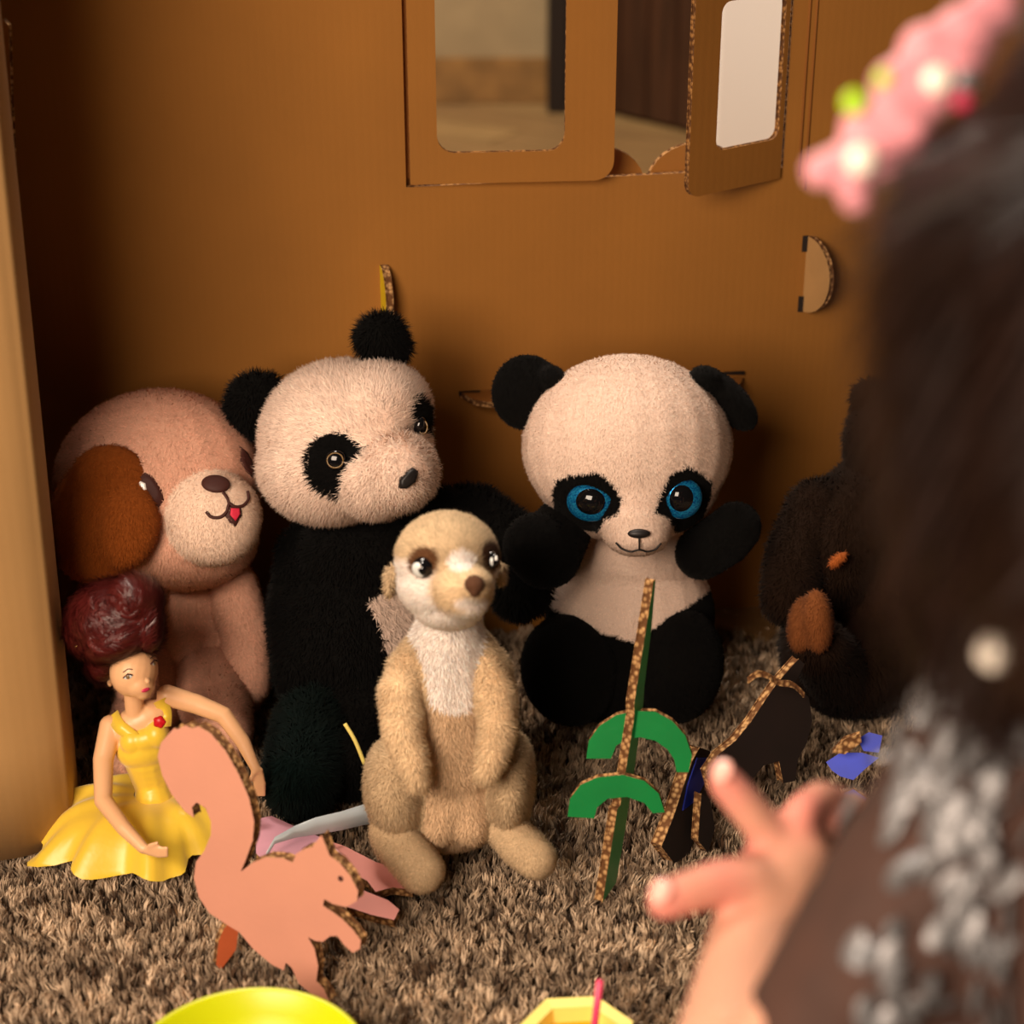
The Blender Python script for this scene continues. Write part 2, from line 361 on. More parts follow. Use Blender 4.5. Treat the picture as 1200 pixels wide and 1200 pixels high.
# left shutter, nearly closed, hinged at the left
def rounded(x0, z0, x1, z1, r, seg=6, corners=(1, 1, 1, 1)):
    out = []
    for (cx, cz, a0, on) in ((x0 + r, z0 + r, 180, corners[0]), (x1 - r, z0 + r, 270, corners[1]), (x1 - r, z1 - r, 0, corners[2]), (x0 + r, z1 - r, 90, corners[3])):
        if on:
            for k in range(seg + 1): a = math.radians(a0 + 90 * k / seg); out.append((cx + r * math.cos(a), cz + r * math.sin(a)))
        else: out.append((x0 if a0 in (180, 90) else x1, z0 if a0 in (180, 270) else z1))
    return out
def shutter(pt, n, outer, hole, backmat):
    """a leaf with a rounded cut-out: the two halves of a ring, fused in one mesh"""
    n = np.array(n, float); n /= np.linalg.norm(n); ax = np.array([-n[1], n[0], 0]);
    P = lambda q: np.array(pt) + ax * q[0] + np.array([0, 0, q[1]])
    bm = bmesh.new(); cx = sum(q[0] for q in hole) / len(hole); zt = max(q[1] for q in hole); zb = min(q[1] for q in hole)
    th = .005
    def ring(off, dn):
        V = [];
        return [bm.verts.new((P(q) - n * dn).tolist()) for q in off]
    def bridged(dn0, dn1, hol, out, mf, ms, mb):
        A, B = ring(out, dn0), ring(hol, dn0); A2, B2 = ring(out, dn1), ring(hol, dn1)
        tess = tessellate_polygon([[Vector(P(q).tolist()) for q in out], [Vector(P(q).tolist()) for q in hol]])
        for (vs, m) in ((A + B, mf), (A2 + B2, mb)):
            for t in tess: f = bm.faces.new([vs[i] for i in t]); f.material_index = m
        for (a, b) in ((A, A2), (B, B2)):
            for i in range(len(a)):
                j = (i + 1) % len(a); f = bm.faces.new((a[i], a[j], b[j], b[i])); f.material_index = ms
    def shrink(H, d):
        c = (sum(q[0] for q in H) / len(H), sum(q[1] for q in H) / len(H))
        return [(q[0] + (d if q[0] > c[0] else -d), q[1] + (d if q[1] > c[1] else -d)) for q in H]
    bridged(0, .0007, hole, outer, 0, 1, 1); bridged(.0007, th - .0007, shrink(hole, .0008), shrink(outer, -.0008), 1, 1, 1)
    bridged(th - .0007, th, hole, outer, 1, 1, 2)
    bmesh.ops.recalc_face_normals(bm, faces=bm.faces[:])
    return bm_mesh(bm, 'shutter', False)
h0 = WL(478, 222); sl_n = np.array([.085, -1, 0]); sl_pt = h0 + wn * .008
axl = np.array([1, .085, 0]) / math.hypot(1, .085)
def ucoord(px, py, pt, n, ax): return float(np.dot(PL(px, py, pt, n) - pt, ax)), float(PL(px, py, pt, n)[2] - pt[2])
sl_pt[2] = 0
u1, zb_ = ucoord(719, 215, sl_pt, sl_n, axl); hb = ucoord(590, 178, sl_pt, sl_n, axl)[1]
ha, hc = ucoord(512, 160, sl_pt, sl_n, axl)[0], ucoord(662, 160, sl_pt, sl_n, axl)[0]
zbot = PL(560, 214, sl_pt, sl_n)[2]
link('shutter', shutter(sl_pt, sl_n, rounded(.0015, zbot - .0005, u1, TOP - .02, .016, corners=(0, 1, 1, 0)), rounded(ha, hb, hc, TOP - .06, .014), 'card'), wall, ('card', 'flute_fine', 'card_z'))['label'] = 'nearly closed left shutter with rounded cut-out'
for (x0_, z0_, x1_, z1_) in ((wl - .004, wz - .004, wl + .006, TOP), (wl - .004, wz - .004, WL(700, 205)[0], wz + .007)):
    a_ = np.array([x0_, wy(x0_), 0]) - wn * .0085; b_ = np.array([x1_, wy(x1_), 0]) - wn * .0085
    link('gap_backing', plate([a_ + np.array([0, 0, z0_]), b_ + np.array([0, 0, z0_]), b_ + np.array([0, 0, z1_]), a_ + np.array([0, 0, z1_])], -wn * .004), wall, ('card_z', 'flute_fine', 'card_z'))  # strips added behind the shutter gaps so they read dark
# right shutter, standing open towards the camera
fr = PL(806, 233, (0, 1.426, 0), (0, 1, 0)); zr = fr[2]
hx = WL(914, 200); hp = np.array([hx[0], wy(hx[0]) - .004, 0])
ax2 = hp - np.array([fr[0], fr[1], 0]); L2 = np.linalg.norm(ax2); ax2 /= L2
n2 = np.array([ax2[1], -ax2[0], 0]); fp = np.array([fr[0], fr[1], 0])
a_, b_ = ucoord(839, 170, fp, n2, ax2), ucoord(913, 150, fp, n2, ax2); hb2 = PL(870, 171, fp, n2)[2]; ht2 = PL(885, -3, fp, n2)[2]
link('shutter', shutter(fp, n2, rounded(0, zr, L2, TOP - .02, .012, corners=(1, 0, 0, 1)), rounded(a_[0], hb2, b_[0], ht2, .009), 'blue'), wall, ('card', 'flute_fine', 'blue_card'))['label'] = 'open right shutter with blue-edged back'
# scalloped tabs outside the sill
for cx0, r0 in ((700, 58), (818, 58)):
    c = WL(cx0, 212); r = r0 * mpp(c); base = np.array([c[0], wy(c[0]) + .02, wz - .012])
    pts = [base + np.array([math.cos(a) * r, WA * math.cos(a) * r, math.sin(a) * r * .82 + .004]) for a in np.linspace(0, math.pi, 16)]
    pts += [base + np.array([-r, -WA * r, -.02]), base + np.array([r, WA * r, -.02])]
    link('scallop_tab', plate(pts, -wn * .005), wall, ('card', 'flute', 'card_z'))
# vertical half-disc tab right of the window
def halfdisc(c, along, out, r, ratio, th_vec, mats, name, label):
    along = np.array(along, float); out = np.array(out, float)
    pts = [c + along * math.cos(a) * r + out * math.sin(a) * r * ratio for a in np.linspace(0, math.pi, 18)]
    o = link(name, plate(pts, th_vec), wall, mats); o['label'] = label; return o
c = WL(943, 321); r = 46 * mpp(c); a = math.radians(58); od = np.array([math.cos(a), -math.sin(a), 0])
halfdisc(c, (0, 0, 1), od, r, .95, np.array([math.sin(a), math.cos(a), 0]) * .005, ('card_side', 'flute', 'card'), 'slot_tab', 'pale half-round tab pushed through a slot')
for dz in (.8, -.8): link('slot_shade', box(c + np.array([-.004, -.001, dz * r - .007]), c + np.array([.001, .001, dz * r + .007])), wall, ('black_wood',))  # black boxes stand in for the shade inside the slot
# yellow-faced tab over the panda's upper ear
c = WL(446, 345); r = 42 * mpp(c)
halfdisc(c + np.array([0, 0, -.004]), (0, 0, 1), np.array([.30, -.95, 0]), r, .62, np.array([.0062, .002, 0]), ('yellow_card', 'flute', 'card'), 'slot_tab', 'half-round tab with a yellow face')
# the long flat tab behind the big-eyed panda
c0, c1 = WL(538, 462), WL(872, 438); mid = (c0 + c1) / 2; hw = np.linalg.norm(c1 - c0) / 2; al = (c1 - c0) / np.linalg.norm(c1 - c0); al[2] = 0
pts = []
for k in range(25):
    t = -1 + 2 * k / 24; e = (1 - abs(t) ** 6) ** .5; pts.append(mid + al * t * hw + wn * (e * .034))
pts = [mid - al * hw] + pts[1:-1] + [mid + al * hw]
o = link('shelf_tab', plate(pts, (0, 0, -.005)), wall, ('card', 'flute', 'card_z')); o['label'] = 'long flat rounded tab slotted into the wall'
link('slot_shade', box(c0 + np.array([0, -.0035, .0002]), c0 + np.array([.018, .003, .0028])), wall, ('black_wood',))  # slot ends blacked in with boxes, shade given as colour
link('slot_shade', box(c1 + np.array([-.018, -.003, .0002]), c1 + np.array([0, .0035, .0028])), wall, ('black_wood',))

# left wall: one sheet folded forward and outward
lw = thing('wall_left', 'cardboard side wall of the playhouse, folded outward at its pale front edge', 'wall', (-.4, 1.12, 0)); lw['kind'] = 'structure'
plan = smoothpts([(XL, wy(XL) - .001), (-.375, 1.33), (-.336, 1.20), (-.3235, 1.135), (-.328, 1.120), (-.345, 1.107), (-.363, 1.099), (-.388, 1.095), (-.46, 1.093), (-.62, 1.09)], 6)
V = []; Fq = []; zs = np.linspace(0, TOP, 12); n = len(plan)
for side in (0, 1):
    for z in zs:
        for i, p in enumerate(plan):
            t = plan[min(i + 1, n - 1)] - plan[max(i - 1, 0)]; t = t / np.linalg.norm(t); nn = np.array([-t[1], t[0]]) * (-1)
            q = p + nn * (.005 * side) ; V.append((q[0] + .015 * z * min(1, max(0, (1.40 - q[1]) / .2)), q[1], z))
m_ = len(zs)
for side in (0, 1):
    for k in range(m_ - 1):
        for i in range(n - 1):
            a0 = side * n * m_ + k * n + i; Fq.append((a0, a0 + 1, a0 + 1 + n, a0 + n))
for k in (0, m_ - 1):
    for i in range(n - 1): a0 = k * n + i; b0 = a0 + n * m_; Fq.append((a0, a0 + 1, b0 + 1, b0))
me = np_mesh('side', V, Fq, True); bm = bmesh.new(); bm.from_mesh(me); bmesh.ops.recalc_face_normals(bm, faces=bm.faces[:]); bm.to_mesh(me); bm.free()
link('folded_sheet', me, lw, ('card_side',))
tp = W(6, 100, 1.2)
o = link('slot_tab', plate([W(3, 22, 1.25), W(10, 30, 1.25), W(13, 120, 1.25), W(17, 205, 1.25), W(9, 150, 1.25), W(3, 90, 1.25)], (.001, .004, 0)), lw, ('card', 'flute', 'card')); o['label'] = 'narrow cut flap in the side wall'

# ------------------------------------------------------------------ the room beyond and the floor
fl = link('floor', box((-3, -1.2, -.034), (3, 4.2, -.022)), None, ('rug_back',)); tag(fl, 'floor under the rug and in the room beyond the window', 'floor', kind='structure')
ang = math.radians(-32); dx, dy = math.cos(ang), math.sin(ang); px_, py_ = -dy, dx; cen = np.array([.5, 3.0])
k = 0; base_meshes = [box((-.6, -.058, -.021), (.6, .058, -.0025), .0015), None]; base_meshes[1] = base_meshes[0].copy()
base_meshes[0].materials.append(M['plank']); base_meshes[1].materials.append(M['plank_b'])
for i in range(-12, 13):
    for j in range(-2, 3):
        c = cen + np.array([dx, dy]) * (j * 1.203 + (i % 3) * .4) + np.array([px_, py_]) * i * .118
        if not (-1.1 < c[0] < 2.2 and 1.75 < c[1] < 4.3): continue
        o = bpy.data.objects.new('plank', base_meshes[(i * 7 + j * 3) % 2]); C.objects.link(o); o.parent = fl
        o.location = (c[0], c[1], 0); o.rotation_euler = (0, 0, ang)
FY = 3.60
pw = link('wall_far', box((-2.2, FY + .0, -.02), (2.8, FY + .1, 2.6)), None, ('plaster',)); tag(pw, 'old cream plaster wall of the room seen through the window', 'wall', kind='structure')
x = -1.6
while x < 1.8:
    w_ = .42; link('skirting_tile', box((x, FY - .014, -.002), (x + w_ - .004, FY, .085), .002), pw, ('stone',)); x += w_
dr = thing('door_1', 'dark wooden door and black frame in the room beyond the window', 'door', (.1, FY, 0)); dr['kind'] = 'structure'
xa, xb = W(641, 100, FY - .05)[0], W(664, 100, FY - .05)[0]
link('frame_post', box((xa, FY - .10, -.002), (xb, FY - .002, 2.2), .003), dr, ('black_wood',))
gA, gB = G(662, 121), G(895, 176); dv = gB - gA; dl = np.linalg.norm(dv[:2]); da = math.atan2(dv[1], dv[0])
nb = 7
for i in range(nb):
    a0, a1 = i / nb, (i + 1) / nb
    me = box((dl * a0 + .0015, 0, .004), (dl * a1 - .0015, .035, 2.1), .003); me.transform(Matrix.Translation(Vector((gA[0], gA[1], 0))) @ Matrix.Rotation(da, 4, 'Z'))
    link('door_board', me, dr, ('dark_wood',))
cb = thing('white_cupboard', 'plain white cupboard in the far room, seen through the open right shutter', 'cupboard', (.6, 2.7, 0))
xc = W(838, 100, 2.6)[0]
link('carcass', box((xc, 2.62, -.0), (xc + .8, 2.9, 1.7), .004), cb, ('white_paint',))
link('door', box((xc + .002, 2.6, .06), (xc + .398, 2.619, 1.69), .003), cb, ('white_paint',)); link('door', box((xc + .402, 2.6, .06), (xc + .798, 2.619, 1.69), .003), cb, ('white_paint',))

# rug
rug = thing('shag_rug', 'brown mottled shag rug under all the toys', 'rug', (0, 1, -.02))
link('backing', box((-.95, .2, -.0215), (.95, wy(0) + .10, -.014)), rug, ('rug_back',))
g = .0056; xs = np.arange(-.50, .60, g); ys = np.arange(.66, 1.55, g)
X, Y = np.meshgrid(xs, ys); P = np.stack([X.ravel(), Y.ravel()], 1); P += rng.normal(size=P.shape) * g * .3
P = P[P[:, 1] < wy(P[:, 0]) - .004]; nt_ = len(P); P3 = np.concatenate([P, np.zeros((nt_, 1))], 1)
tone = .52 + .5 * noise(P3, 110, 11) + .45 * noise(P3, 420, 12) + rng.normal(size=nt_) * .18
lean = np.stack([noise(P3, 260, 21), noise(P3, 260, 22)], 1) * .006 + rng.normal(size=(nt_, 2)) * .0016; hgt = .0115 + .003 * noise(P3, 150, 23) + rng.normal(size=nt_) * .0015
NB = 11; R = lambda a: np.repeat(a, NB, 0); m_ = nt_ * NB
th_ = rng.uniform(0, 2 * np.pi, m_); rb_ = rng.uniform(.2, 1, m_) * .0028; dirv = np.stack([np.cos(th_), np.sin(th_)], 1)
bp = R(P) + dirv * rb_[:, None]; tipxy = R(P + lean) + dirv * (rb_ * .8)[:, None] + rng.normal(size=(m_, 2)) * .0017
sx, sy = -dirv[:, 1] * .00068, dirv[:, 0] * .00068; hh = R(hgt) * rng.uniform(.78, 1.08, m_)
z0 = np.full(m_, -.0145); mk = lambda a, b, c: np.stack([a, b, c], 1)
v0 = mk(bp[:, 0] - sx, bp[:, 1] - sy, z0); v1 = mk(bp[:, 0] + sx, bp[:, 1] + sy, z0)
md_ = bp * .45 + tipxy * .55 + dirv * .0010
v2 = mk(md_[:, 0] + sx, md_[:, 1] + sy, z0 + hh * .7); v3 = mk(md_[:, 0] - sx, md_[:, 1] - sy, z0 + hh * .7); v4 = mk(tipxy[:, 0], tipxy[:, 1], z0 + hh)
BV = np.stack([v0, v1, v2, v3, v4], 1).reshape(-1, 3); q = np.arange(m_)[:, None] * 5
FT = np.concatenate([q + [[0, 1, 2]], q + [[0, 2, 3]], q + [[3, 2, 4]]])
me = np_mesh('pile', BV, FT)
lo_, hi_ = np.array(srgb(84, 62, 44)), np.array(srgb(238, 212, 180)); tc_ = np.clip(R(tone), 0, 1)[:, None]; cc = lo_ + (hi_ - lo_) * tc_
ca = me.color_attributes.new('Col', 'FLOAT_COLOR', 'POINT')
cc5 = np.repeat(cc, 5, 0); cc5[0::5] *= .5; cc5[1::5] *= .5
ca.data.foreach_set('color', np.concatenate([cc5, np.ones((len(cc5), 1))], 1).astype(np.float32).ravel())
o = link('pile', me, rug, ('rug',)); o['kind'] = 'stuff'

# ------------------------------------------------------------------ plush helpers
def zoomed(poly, ox, oy, s): return [(ox + x / s, oy + y / s) for x, y in poly]
def frontfacing(P, N): return ((CP - P) * N).sum(1) > 0
def part(name, me, parent, m='plush', label=None):
    o = link(name, me, parent, (m,)); 
    if label: o['label'] = label
    return o
def stitch(b, pts, r_px, n=6, off=.0012):
    q = [hit(b, x, y, off)[0] for x, y in [tuple(p) for p in smoothpts([(x, y) for x, y in pts], n)]]
    return tube(q, r_px * mpp(q[0]), 6)
def wrapped(b, poly, off=.0015, n=1):
    """a patch of cloth following the surface: fan of the outline lifted onto the toy"""
    cx = sum(p[0] for p in poly) / len(poly); cy = sum(p[1] for p in poly) / len(poly); V = []; m = len(poly)
    ringn = 4
    for k in range(1, ringn + 1):
        for x, y in poly: V.append(hit(b, cx + (x - cx) * k / ringn, cy + (y - cy) * k / ringn, off if k < ringn else 0.0)[0])
    V.append(hit(b, cx, cy, off)[0]); c = len(V) - 1; T = []
    for i in range(m):
        j = (i + 1) % m; T.append((c, i, j))
        for k in range(ringn - 1):
            T += [(k * m + i, (k + 1) * m + i, (k + 1) * m + j), (k * m + i, (k + 1) * m + j, k * m + j)]
    me = np_mesh('patch', V, T, True); bm = bmesh.new(); bm.from_mesh(me)
    bmesh.ops.recalc_face_normals(bm, faces=bm.faces[:]); bm.to_mesh(me); bm.free()
    me.update(); nn = me.polygons[0].normal
    if nn.dot(Vector(CP - V[c])) < 0: me.flip_normals()
    return me

BLACK = np.array([.0022, .0020, .0018]); WHITE = np.array(srgb(240, 214, 196))

# ------------------------------------------------------------------ puppy
CREAMY = np.array(srgb(230, 178, 152)); MUZ = np.array(srgb(240, 212, 190)); BROWN = np.array(srgb(146, 76, 26))
dog = thing('plush_puppy', 'peach plush puppy with a brown ear and pink tongue, in the left corner', 'soft toy', G(235, 850))
b = Blob(); b.px(240, 775, 1.325, 82, 88, .062).px(225, 700, 1.34, 66, 60, .05)
body = furry(b.mesh(.004, 8), flat(CREAMY), 5e5, .0045, .0010, 30)
part('body', body, dog)
b = Blob(); b.limbpx([(272, 690, 1.315, 32), (288, 745, 1.295, 31), (290, 800, 1.27, 27)]); part('arm', furry(b.mesh(.003, 6), flat(CREAMY), 7e5, .0045, .001, 32), dog)
b = Blob(); b.limbpx([(165, 700, 1.29, 30), (150, 750, 1.25, 28), (160, 800, 1.22, 26)]); part('arm', furry(b.mesh(.003, 6), flat(CREAMY), 7e5, .0045, .001, 32), dog)
b = Blob(); b.limbpx([(240, 780, 1.30, 48), (255, 835, 1.24, 42), (262, 862, 1.20, 34)]); part('leg', furry(b.mesh(.003, 6), flat(CREAMY), 7e5, .0045, .001, 32), dog)
b = Blob(); b.limbpx([(190, 790, 1.29, 44), (165, 850, 1.24, 38), (160, 890, 1.20, 34)]); part('leg', furry(b.mesh(.003, 6), flat(CREAMY), 7e5, .0045, .001, 32), dog)
b = Blob(); b.px(186, 562, 1.315, 123, 106, .068, 8).px(215, 630, 1.30, 88, 62, .06).px(250, 607, 1.262, 57, 56, .032, 10)
hm = b.mesh(.003, 8); hb_ = bvh(hm)
def dogcol(P, N):
    q = proj(P); f = frontfacing(P, N); e = ((q[:, 0] - 250) / 58) ** 2 + ((q[:, 1] - 607) / 57) ** 2 < 1
    c = np.tile(CREAMY, (len(P), 1)); c[e & f] = MUZ; return c
head = part('head', furry(hm, dogcol, 8e5, .0042, .0009, 28, jitter=.8), dog)
b = Blob(); b.px(122, 606, 1.245, 63, 76, .014, -8, 18).px(128, 570, 1.252, 50, 50, .013, -20, 15).px(108, 628, 1.25, 52, 56, .016, 5, 15).px(150, 618, 1.236, 37, 50, .013, -12, 18)
part('ear', furry(b.mesh(.003, 8), flat(BROWN), 8e5, .0045, .0009, 28), dog, label='long floppy brown ear')
c_, n_ = hit(hb_, 253, 568, .001); k = mpp(c_); part('nose', disc(c_, n_, 17 * k, 13 * k, Uv, .004, roll=-.15), head, 'thread_brown', 'brown oval nose')
mo = part('mouth', stitch(hb_, [(242, 600), (248, 606), (258, 606), (265, 600), (268, 591), (274, 594), (284, 593), (290, 585), (289, 577)], 2.0), head, 'thread_brown')
part('lip_line', stitch(hb_, [(261, 578), (266, 585), (268, 591)], 1.8), mo, 'thread_brown')
part('tongue_edge', wrapped(hb_, [(266, 592), (283, 592), (284, 604), (276, 618), (270, 615), (263, 604)], .0018), mo, 'thread_brown')
part('tongue', wrapped(hb_, [(269, 595), (280, 595), (281, 603), (275, 612), (268, 604)], .003), mo, 'tongue', 'pink tongue')
ey = part('eye', wrapped(hb_, zoomed([(528, 556), (548, 534), (580, 526), (608, 536), (628, 562), (652, 598), (660, 636), (644, 672), (618, 652), (602, 618), (585, 590), (560, 570)], 0, 400, 3.43), .0030), head, 'thread_brown')
part('eye_glint', wrapped(hb_, zoomed([(548, 578), (565, 558), (588, 568), (594, 598), (575, 605)], 0, 400, 3.43), .0042), ey, 'glint')
part('eye', wrapped(hb_, [(280, 522), (288, 528), (295, 540), (298, 556), (296, 561), (287, 552), (281, 540)], .002), head, 'thread_brown')

# ------------------------------------------------------------------ first panda (floppy, long fur)
pa = thing('plush_panda', 'shaggy black and white plush panda with amber-ringed eyes, head tilted, second from left', 'soft toy', G(430, 880))
LF = dict(density=4.5e5, length=.0085, width=.0013, lift=38, jitter=.5, clump=.5)
b = Blob(); b.px(420, 735, 1.31, 108, 120, .075).px(430, 650, 1.32, 85, 60, .06).px(430, 840, 1.26, 100, 60, .06)
bellyp = [(432, 705), (440, 698), (470, 690), (500, 700), (500, 760), (470, 780), (450, 760), (445, 735)]
def pbcol(P, N):
    c = np.tile(BLACK, (len(P), 1)); q = proj(P); c[inpoly(q, bellyp) & frontfacing(P, N)] = WHITE * .75; return c
part('body', furry(b.mesh(.004, 8), pbcol, **LF), pa)
b = Blob(); b.limbpx([(370, 850, 1.23, 50), (360, 895, 1.18, 50), (352, 915, 1.155, 46)]); 
def footc(P, N): return BLACK * (1.0 + .6 * noise(P, 140, 5)[:, None]) + np.array([0, .006, .005])
part('leg', furry(b.mesh(.004, 6), footc, **LF), pa, label='outstretched black leg')
b = Blob(); b.limbpx([(425, 850, 1.25, 50), (425, 880, 1.21, 44), (412, 895, 1.19, 42)]); part('leg', furry(b.mesh(.004, 6), flat(BLACK), **LF), pa)
b = Blob(); b.limbpx([(362, 650, 1.32, 38), (352, 720, 1.29, 36), (356, 790, 1.26, 36)]); part('arm', furry(b.mesh(.004, 6), flat(BLACK), **LF), pa)
b = Blob(); b.limbpx([(500, 620, 1.33, 45), (555, 610, 1.33, 42), (600, 640, 1.30, 40), (610, 690, 1.28, 38)]); part('arm', furry(b.mesh(.004, 6), flat(BLACK), **LF), pa, label='right-hand black arm stretched toward the other panda')
b = Blob(); b.px(405, 515, 1.30, 100, 92, .068).px(385, 548, 1.285, 82, 66, .06).px(445, 480, 1.30, 60, 56, .055).px(466, 553, 1.238, 47, 46, .036).px(440, 560, 1.25, 50, 48, .04)
hm = b.mesh(.003, 8); hb_ = bvh(hm)
eyeL = zoomed([(575, 628), (640, 642), (680, 682), (728, 692), (690, 738), (640, 780), (612, 830), (602, 900), (588, 940), (540, 918), (490, 898), (450, 850), (436, 760), (447, 700), (500, 652)], 250, 350, 4)
eyeR = zoomed([(955, 458), (1000, 482), (1038, 560), (1062, 620), (1066, 690), (1020, 662), (990, 632), (940, 608), (915, 570), (925, 520)], 250, 350, 4)
nos = zoomed([(930, 788), (948, 800), (935, 850), (897, 882), (862, 882), (868, 845), (900, 812)], 250, 350, 4)
def pcol(P, N):
    q = proj(P) + np.stack([noise(P, 900, 3), noise(P, 900, 4)], 1) * 2.0; f = frontfacing(P, N); c = np.tile(WHITE, (len(P), 1)) * (1 + .05 * noise(P, 120, 9)[:, None])
    c[(inpoly(q, eyeL) | inpoly(q, eyeR)) & f] = BLACK; return c
def combhead(P): 
    d = P - W(470, 545, 1.24); return d / (np.linalg.norm(d, axis=1)[:, None] + 1e-9) + np.array([0, 0, -.3])
hd = part('head', furry(hm, pcol, 9e5, .0075, .0010, 32, comb=combhead, jitter=.4, clump=.4), pa)
for (x, y, rx, ry, roll) in ((302, 474, 39, 36, 25), (447, 398, 31, 31, 5)):
    b = Blob(); b.px(x, y, 1.325, rx, ry, .018, roll).px(x + 6, y + 8, 1.325, rx * .9, ry * .8, .018, roll); part('ear', furry(b.mesh(.0025, 4), flat(BLACK), 8e5, .0085, .001, 45, clump=.5), pa)
def plasticeye(b, x, y, rx, ry, parent, Rn='amber', off=.0035, glint=(-.1, .5)):
    c, n = hit(b, x, y, off); k = mpp(c); e = part('eye', disc(c, n, rx * k, ry * k, Uv, .004), parent, 'gloss_black')
    q = tube([c + n * .0032 + (Rv * math.cos(a) * rx + Uv * math.sin(a) * ry) * k * .72 for a in np.linspace(0, 2 * math.pi, 25)], .0006, 6); part('iris_ring', q, e, Rn)
    return e
plasticeye(hb_, 395, 538, 13, 12, hd, off=.006); plasticeye(hb_, 486, 496, 7, 11, hd, off=.005)
part('nose', wrapped(hb_, nos, .007), hd, 'nose_black')
# white cloth tag beside the meerkat
tg = tube(smoothpts([W(404, 848, 1.14), W(416, 868, 1.135), W(427, 895, 1.13)], 5), .0016, 6); part('care_tag', tg, pa, 'cream')

# ------------------------------------------------------------------ second panda (big glitter eyes)
pb = thing('plush_panda', 'round-headed plush panda with big glittery blue eyes, sitting right of the meerkat', 'soft toy', G(740, 850))
SF = dict(density=8e5, length=.0030, width=.0008, lift=35, jitter=.9)
b = Blob(); b.px(738, 720, 1.325, 100, 88, .058).px(738, 655, 1.33, 78, 50, .045).px(735, 790, 1.31, 100, 60, .06)
white2 = [(600, 640), (616, 690), (652, 716), (704, 741), (742, 753), (775, 730), (812, 707), (846, 680), (860, 600), (600, 600)]
def p2col(P, N):
    q = proj(P); c = np.tile(BLACK, (len(P), 1)); c[inpoly(q, white2)] = WHITE; return c
part('body', furry(b.mesh(.003, 8), p2col, **SF), pb)
b = Blob(); b.px(668, 785, 1.275, 58, 66, .04, 12); part('leg', furry(b.mesh(.003, 6), flat(BLACK), **SF), pb)
b = Blob(); b.px(796, 780, 1.275, 52, 68, .04, -8); part('leg', furry(b.mesh(.003, 6), flat(BLACK), **SF), pb)
b = Blob(); b.limbpx([(660, 618, 1.28, 36), (640, 648, 1.255, 43), (628, 640, 1.25, 40)]); part('arm', furry(b.mesh(.003, 6), flat(BLACK), **SF), pb)
b = Blob(); b.limbpx([(822, 648, 1.28, 32), (850, 630, 1.27, 33), (862, 618, 1.265, 31)]); part('arm', furry(b.mesh(.003, 6), flat(BLACK), **SF), pb, label='raised black arm')
b = Blob(); b.px(735, 522, 1.30, 124, 106, .078).px(738, 566, 1.295, 105, 70, .068).px(746, 625, 1.235, 40, 27, .028).px(743, 604, 1.245, 50, 36, .035)
hm = b.mesh(.003, 10); hb_ = bvh(hm)
eL = zoomed([(375, 575), (490, 560), (540, 600), (580, 660), (570, 720), (512, 745), (490, 790), (440, 780), (370, 760), (322, 700), (314, 640), (330, 595)], 550, 380, 3.243)
eR = zoomed([(745, 610), (770, 565), (830, 540), (880, 565), (922, 600), (920, 650), (885, 740), (830, 780), (780, 792), (760, 740), (700, 715), (730, 640)], 550, 380, 3.243)
def p2h(P, N):
    q = proj(P) + np.stack([noise(P, 900, 3), noise(P, 900, 4)], 1) * 1.0; f = frontfacing(P, N); c = np.tile(WHITE, (len(P), 1)); c[(inpoly(q, eL) | inpoly(q, eR)) & f] = BLACK; return c
hd = part('head', furry(hm, p2h, 1.1e6, .0036, .0008, 26, jitter=.9), pb)
for x, y, rx, ry, hx_, tilt in ((693, 587, 28, 24, 1, 0), (799, 583, 23, 25, -3, .25)):
    c, n = hit(hb_, x, y, .0015); k = mpp(c); n = n + (CP - c) / np.linalg.norm(CP - c) * 1.3; n /= np.linalg.norm(n)
    e = part('eye', disc(c, n, rx * k * 1.03, ry * k, Uv, .007), hd, 'iris_blue', 'glittery blue eye')
    part('pupil', disc(c + n * .0022 + (Rv * hx_ + Uv * 2.5) * k, n, rx * k * .72, ry * k * .74, Uv, .0078), e, 'gloss_black')
part('nose', disc(hit(hb_, 748.5, 625, .002)[0], hit(hb_, 749, 625)[1], 13 * .00064, 5.5 * .00064, Uv, .0035), hd, 'nose_black')
mo = part('mouth', stitch(hb_, [(724, 634), (730, 640), (740, 643), (749, 641), (757, 643), (766, 641), (772, 635)], 1.1, off=.0026), hd, 'thread_black')
part('lip_line', stitch(hb_, [(749, 630), (749, 636), (749, 641)], 1.1, off=.0026), mo, 'thread_black')
b = Blob(); b.px(618, 460, 1.315, 43, 45, .012).px(648, 445, 1.31, 16, 18, .014, 40); part('ear', furry(b.mesh(.0025, 5), flat(BLACK), **SF), pb)
b = Blob(); b.px(849, 467, 1.305, 50, 23, .016, -43).px(825, 446, 1.30, 20, 18, .014); part('ear', furry(b.mesh(.0025, 5), flat(BLACK), **SF), pb)

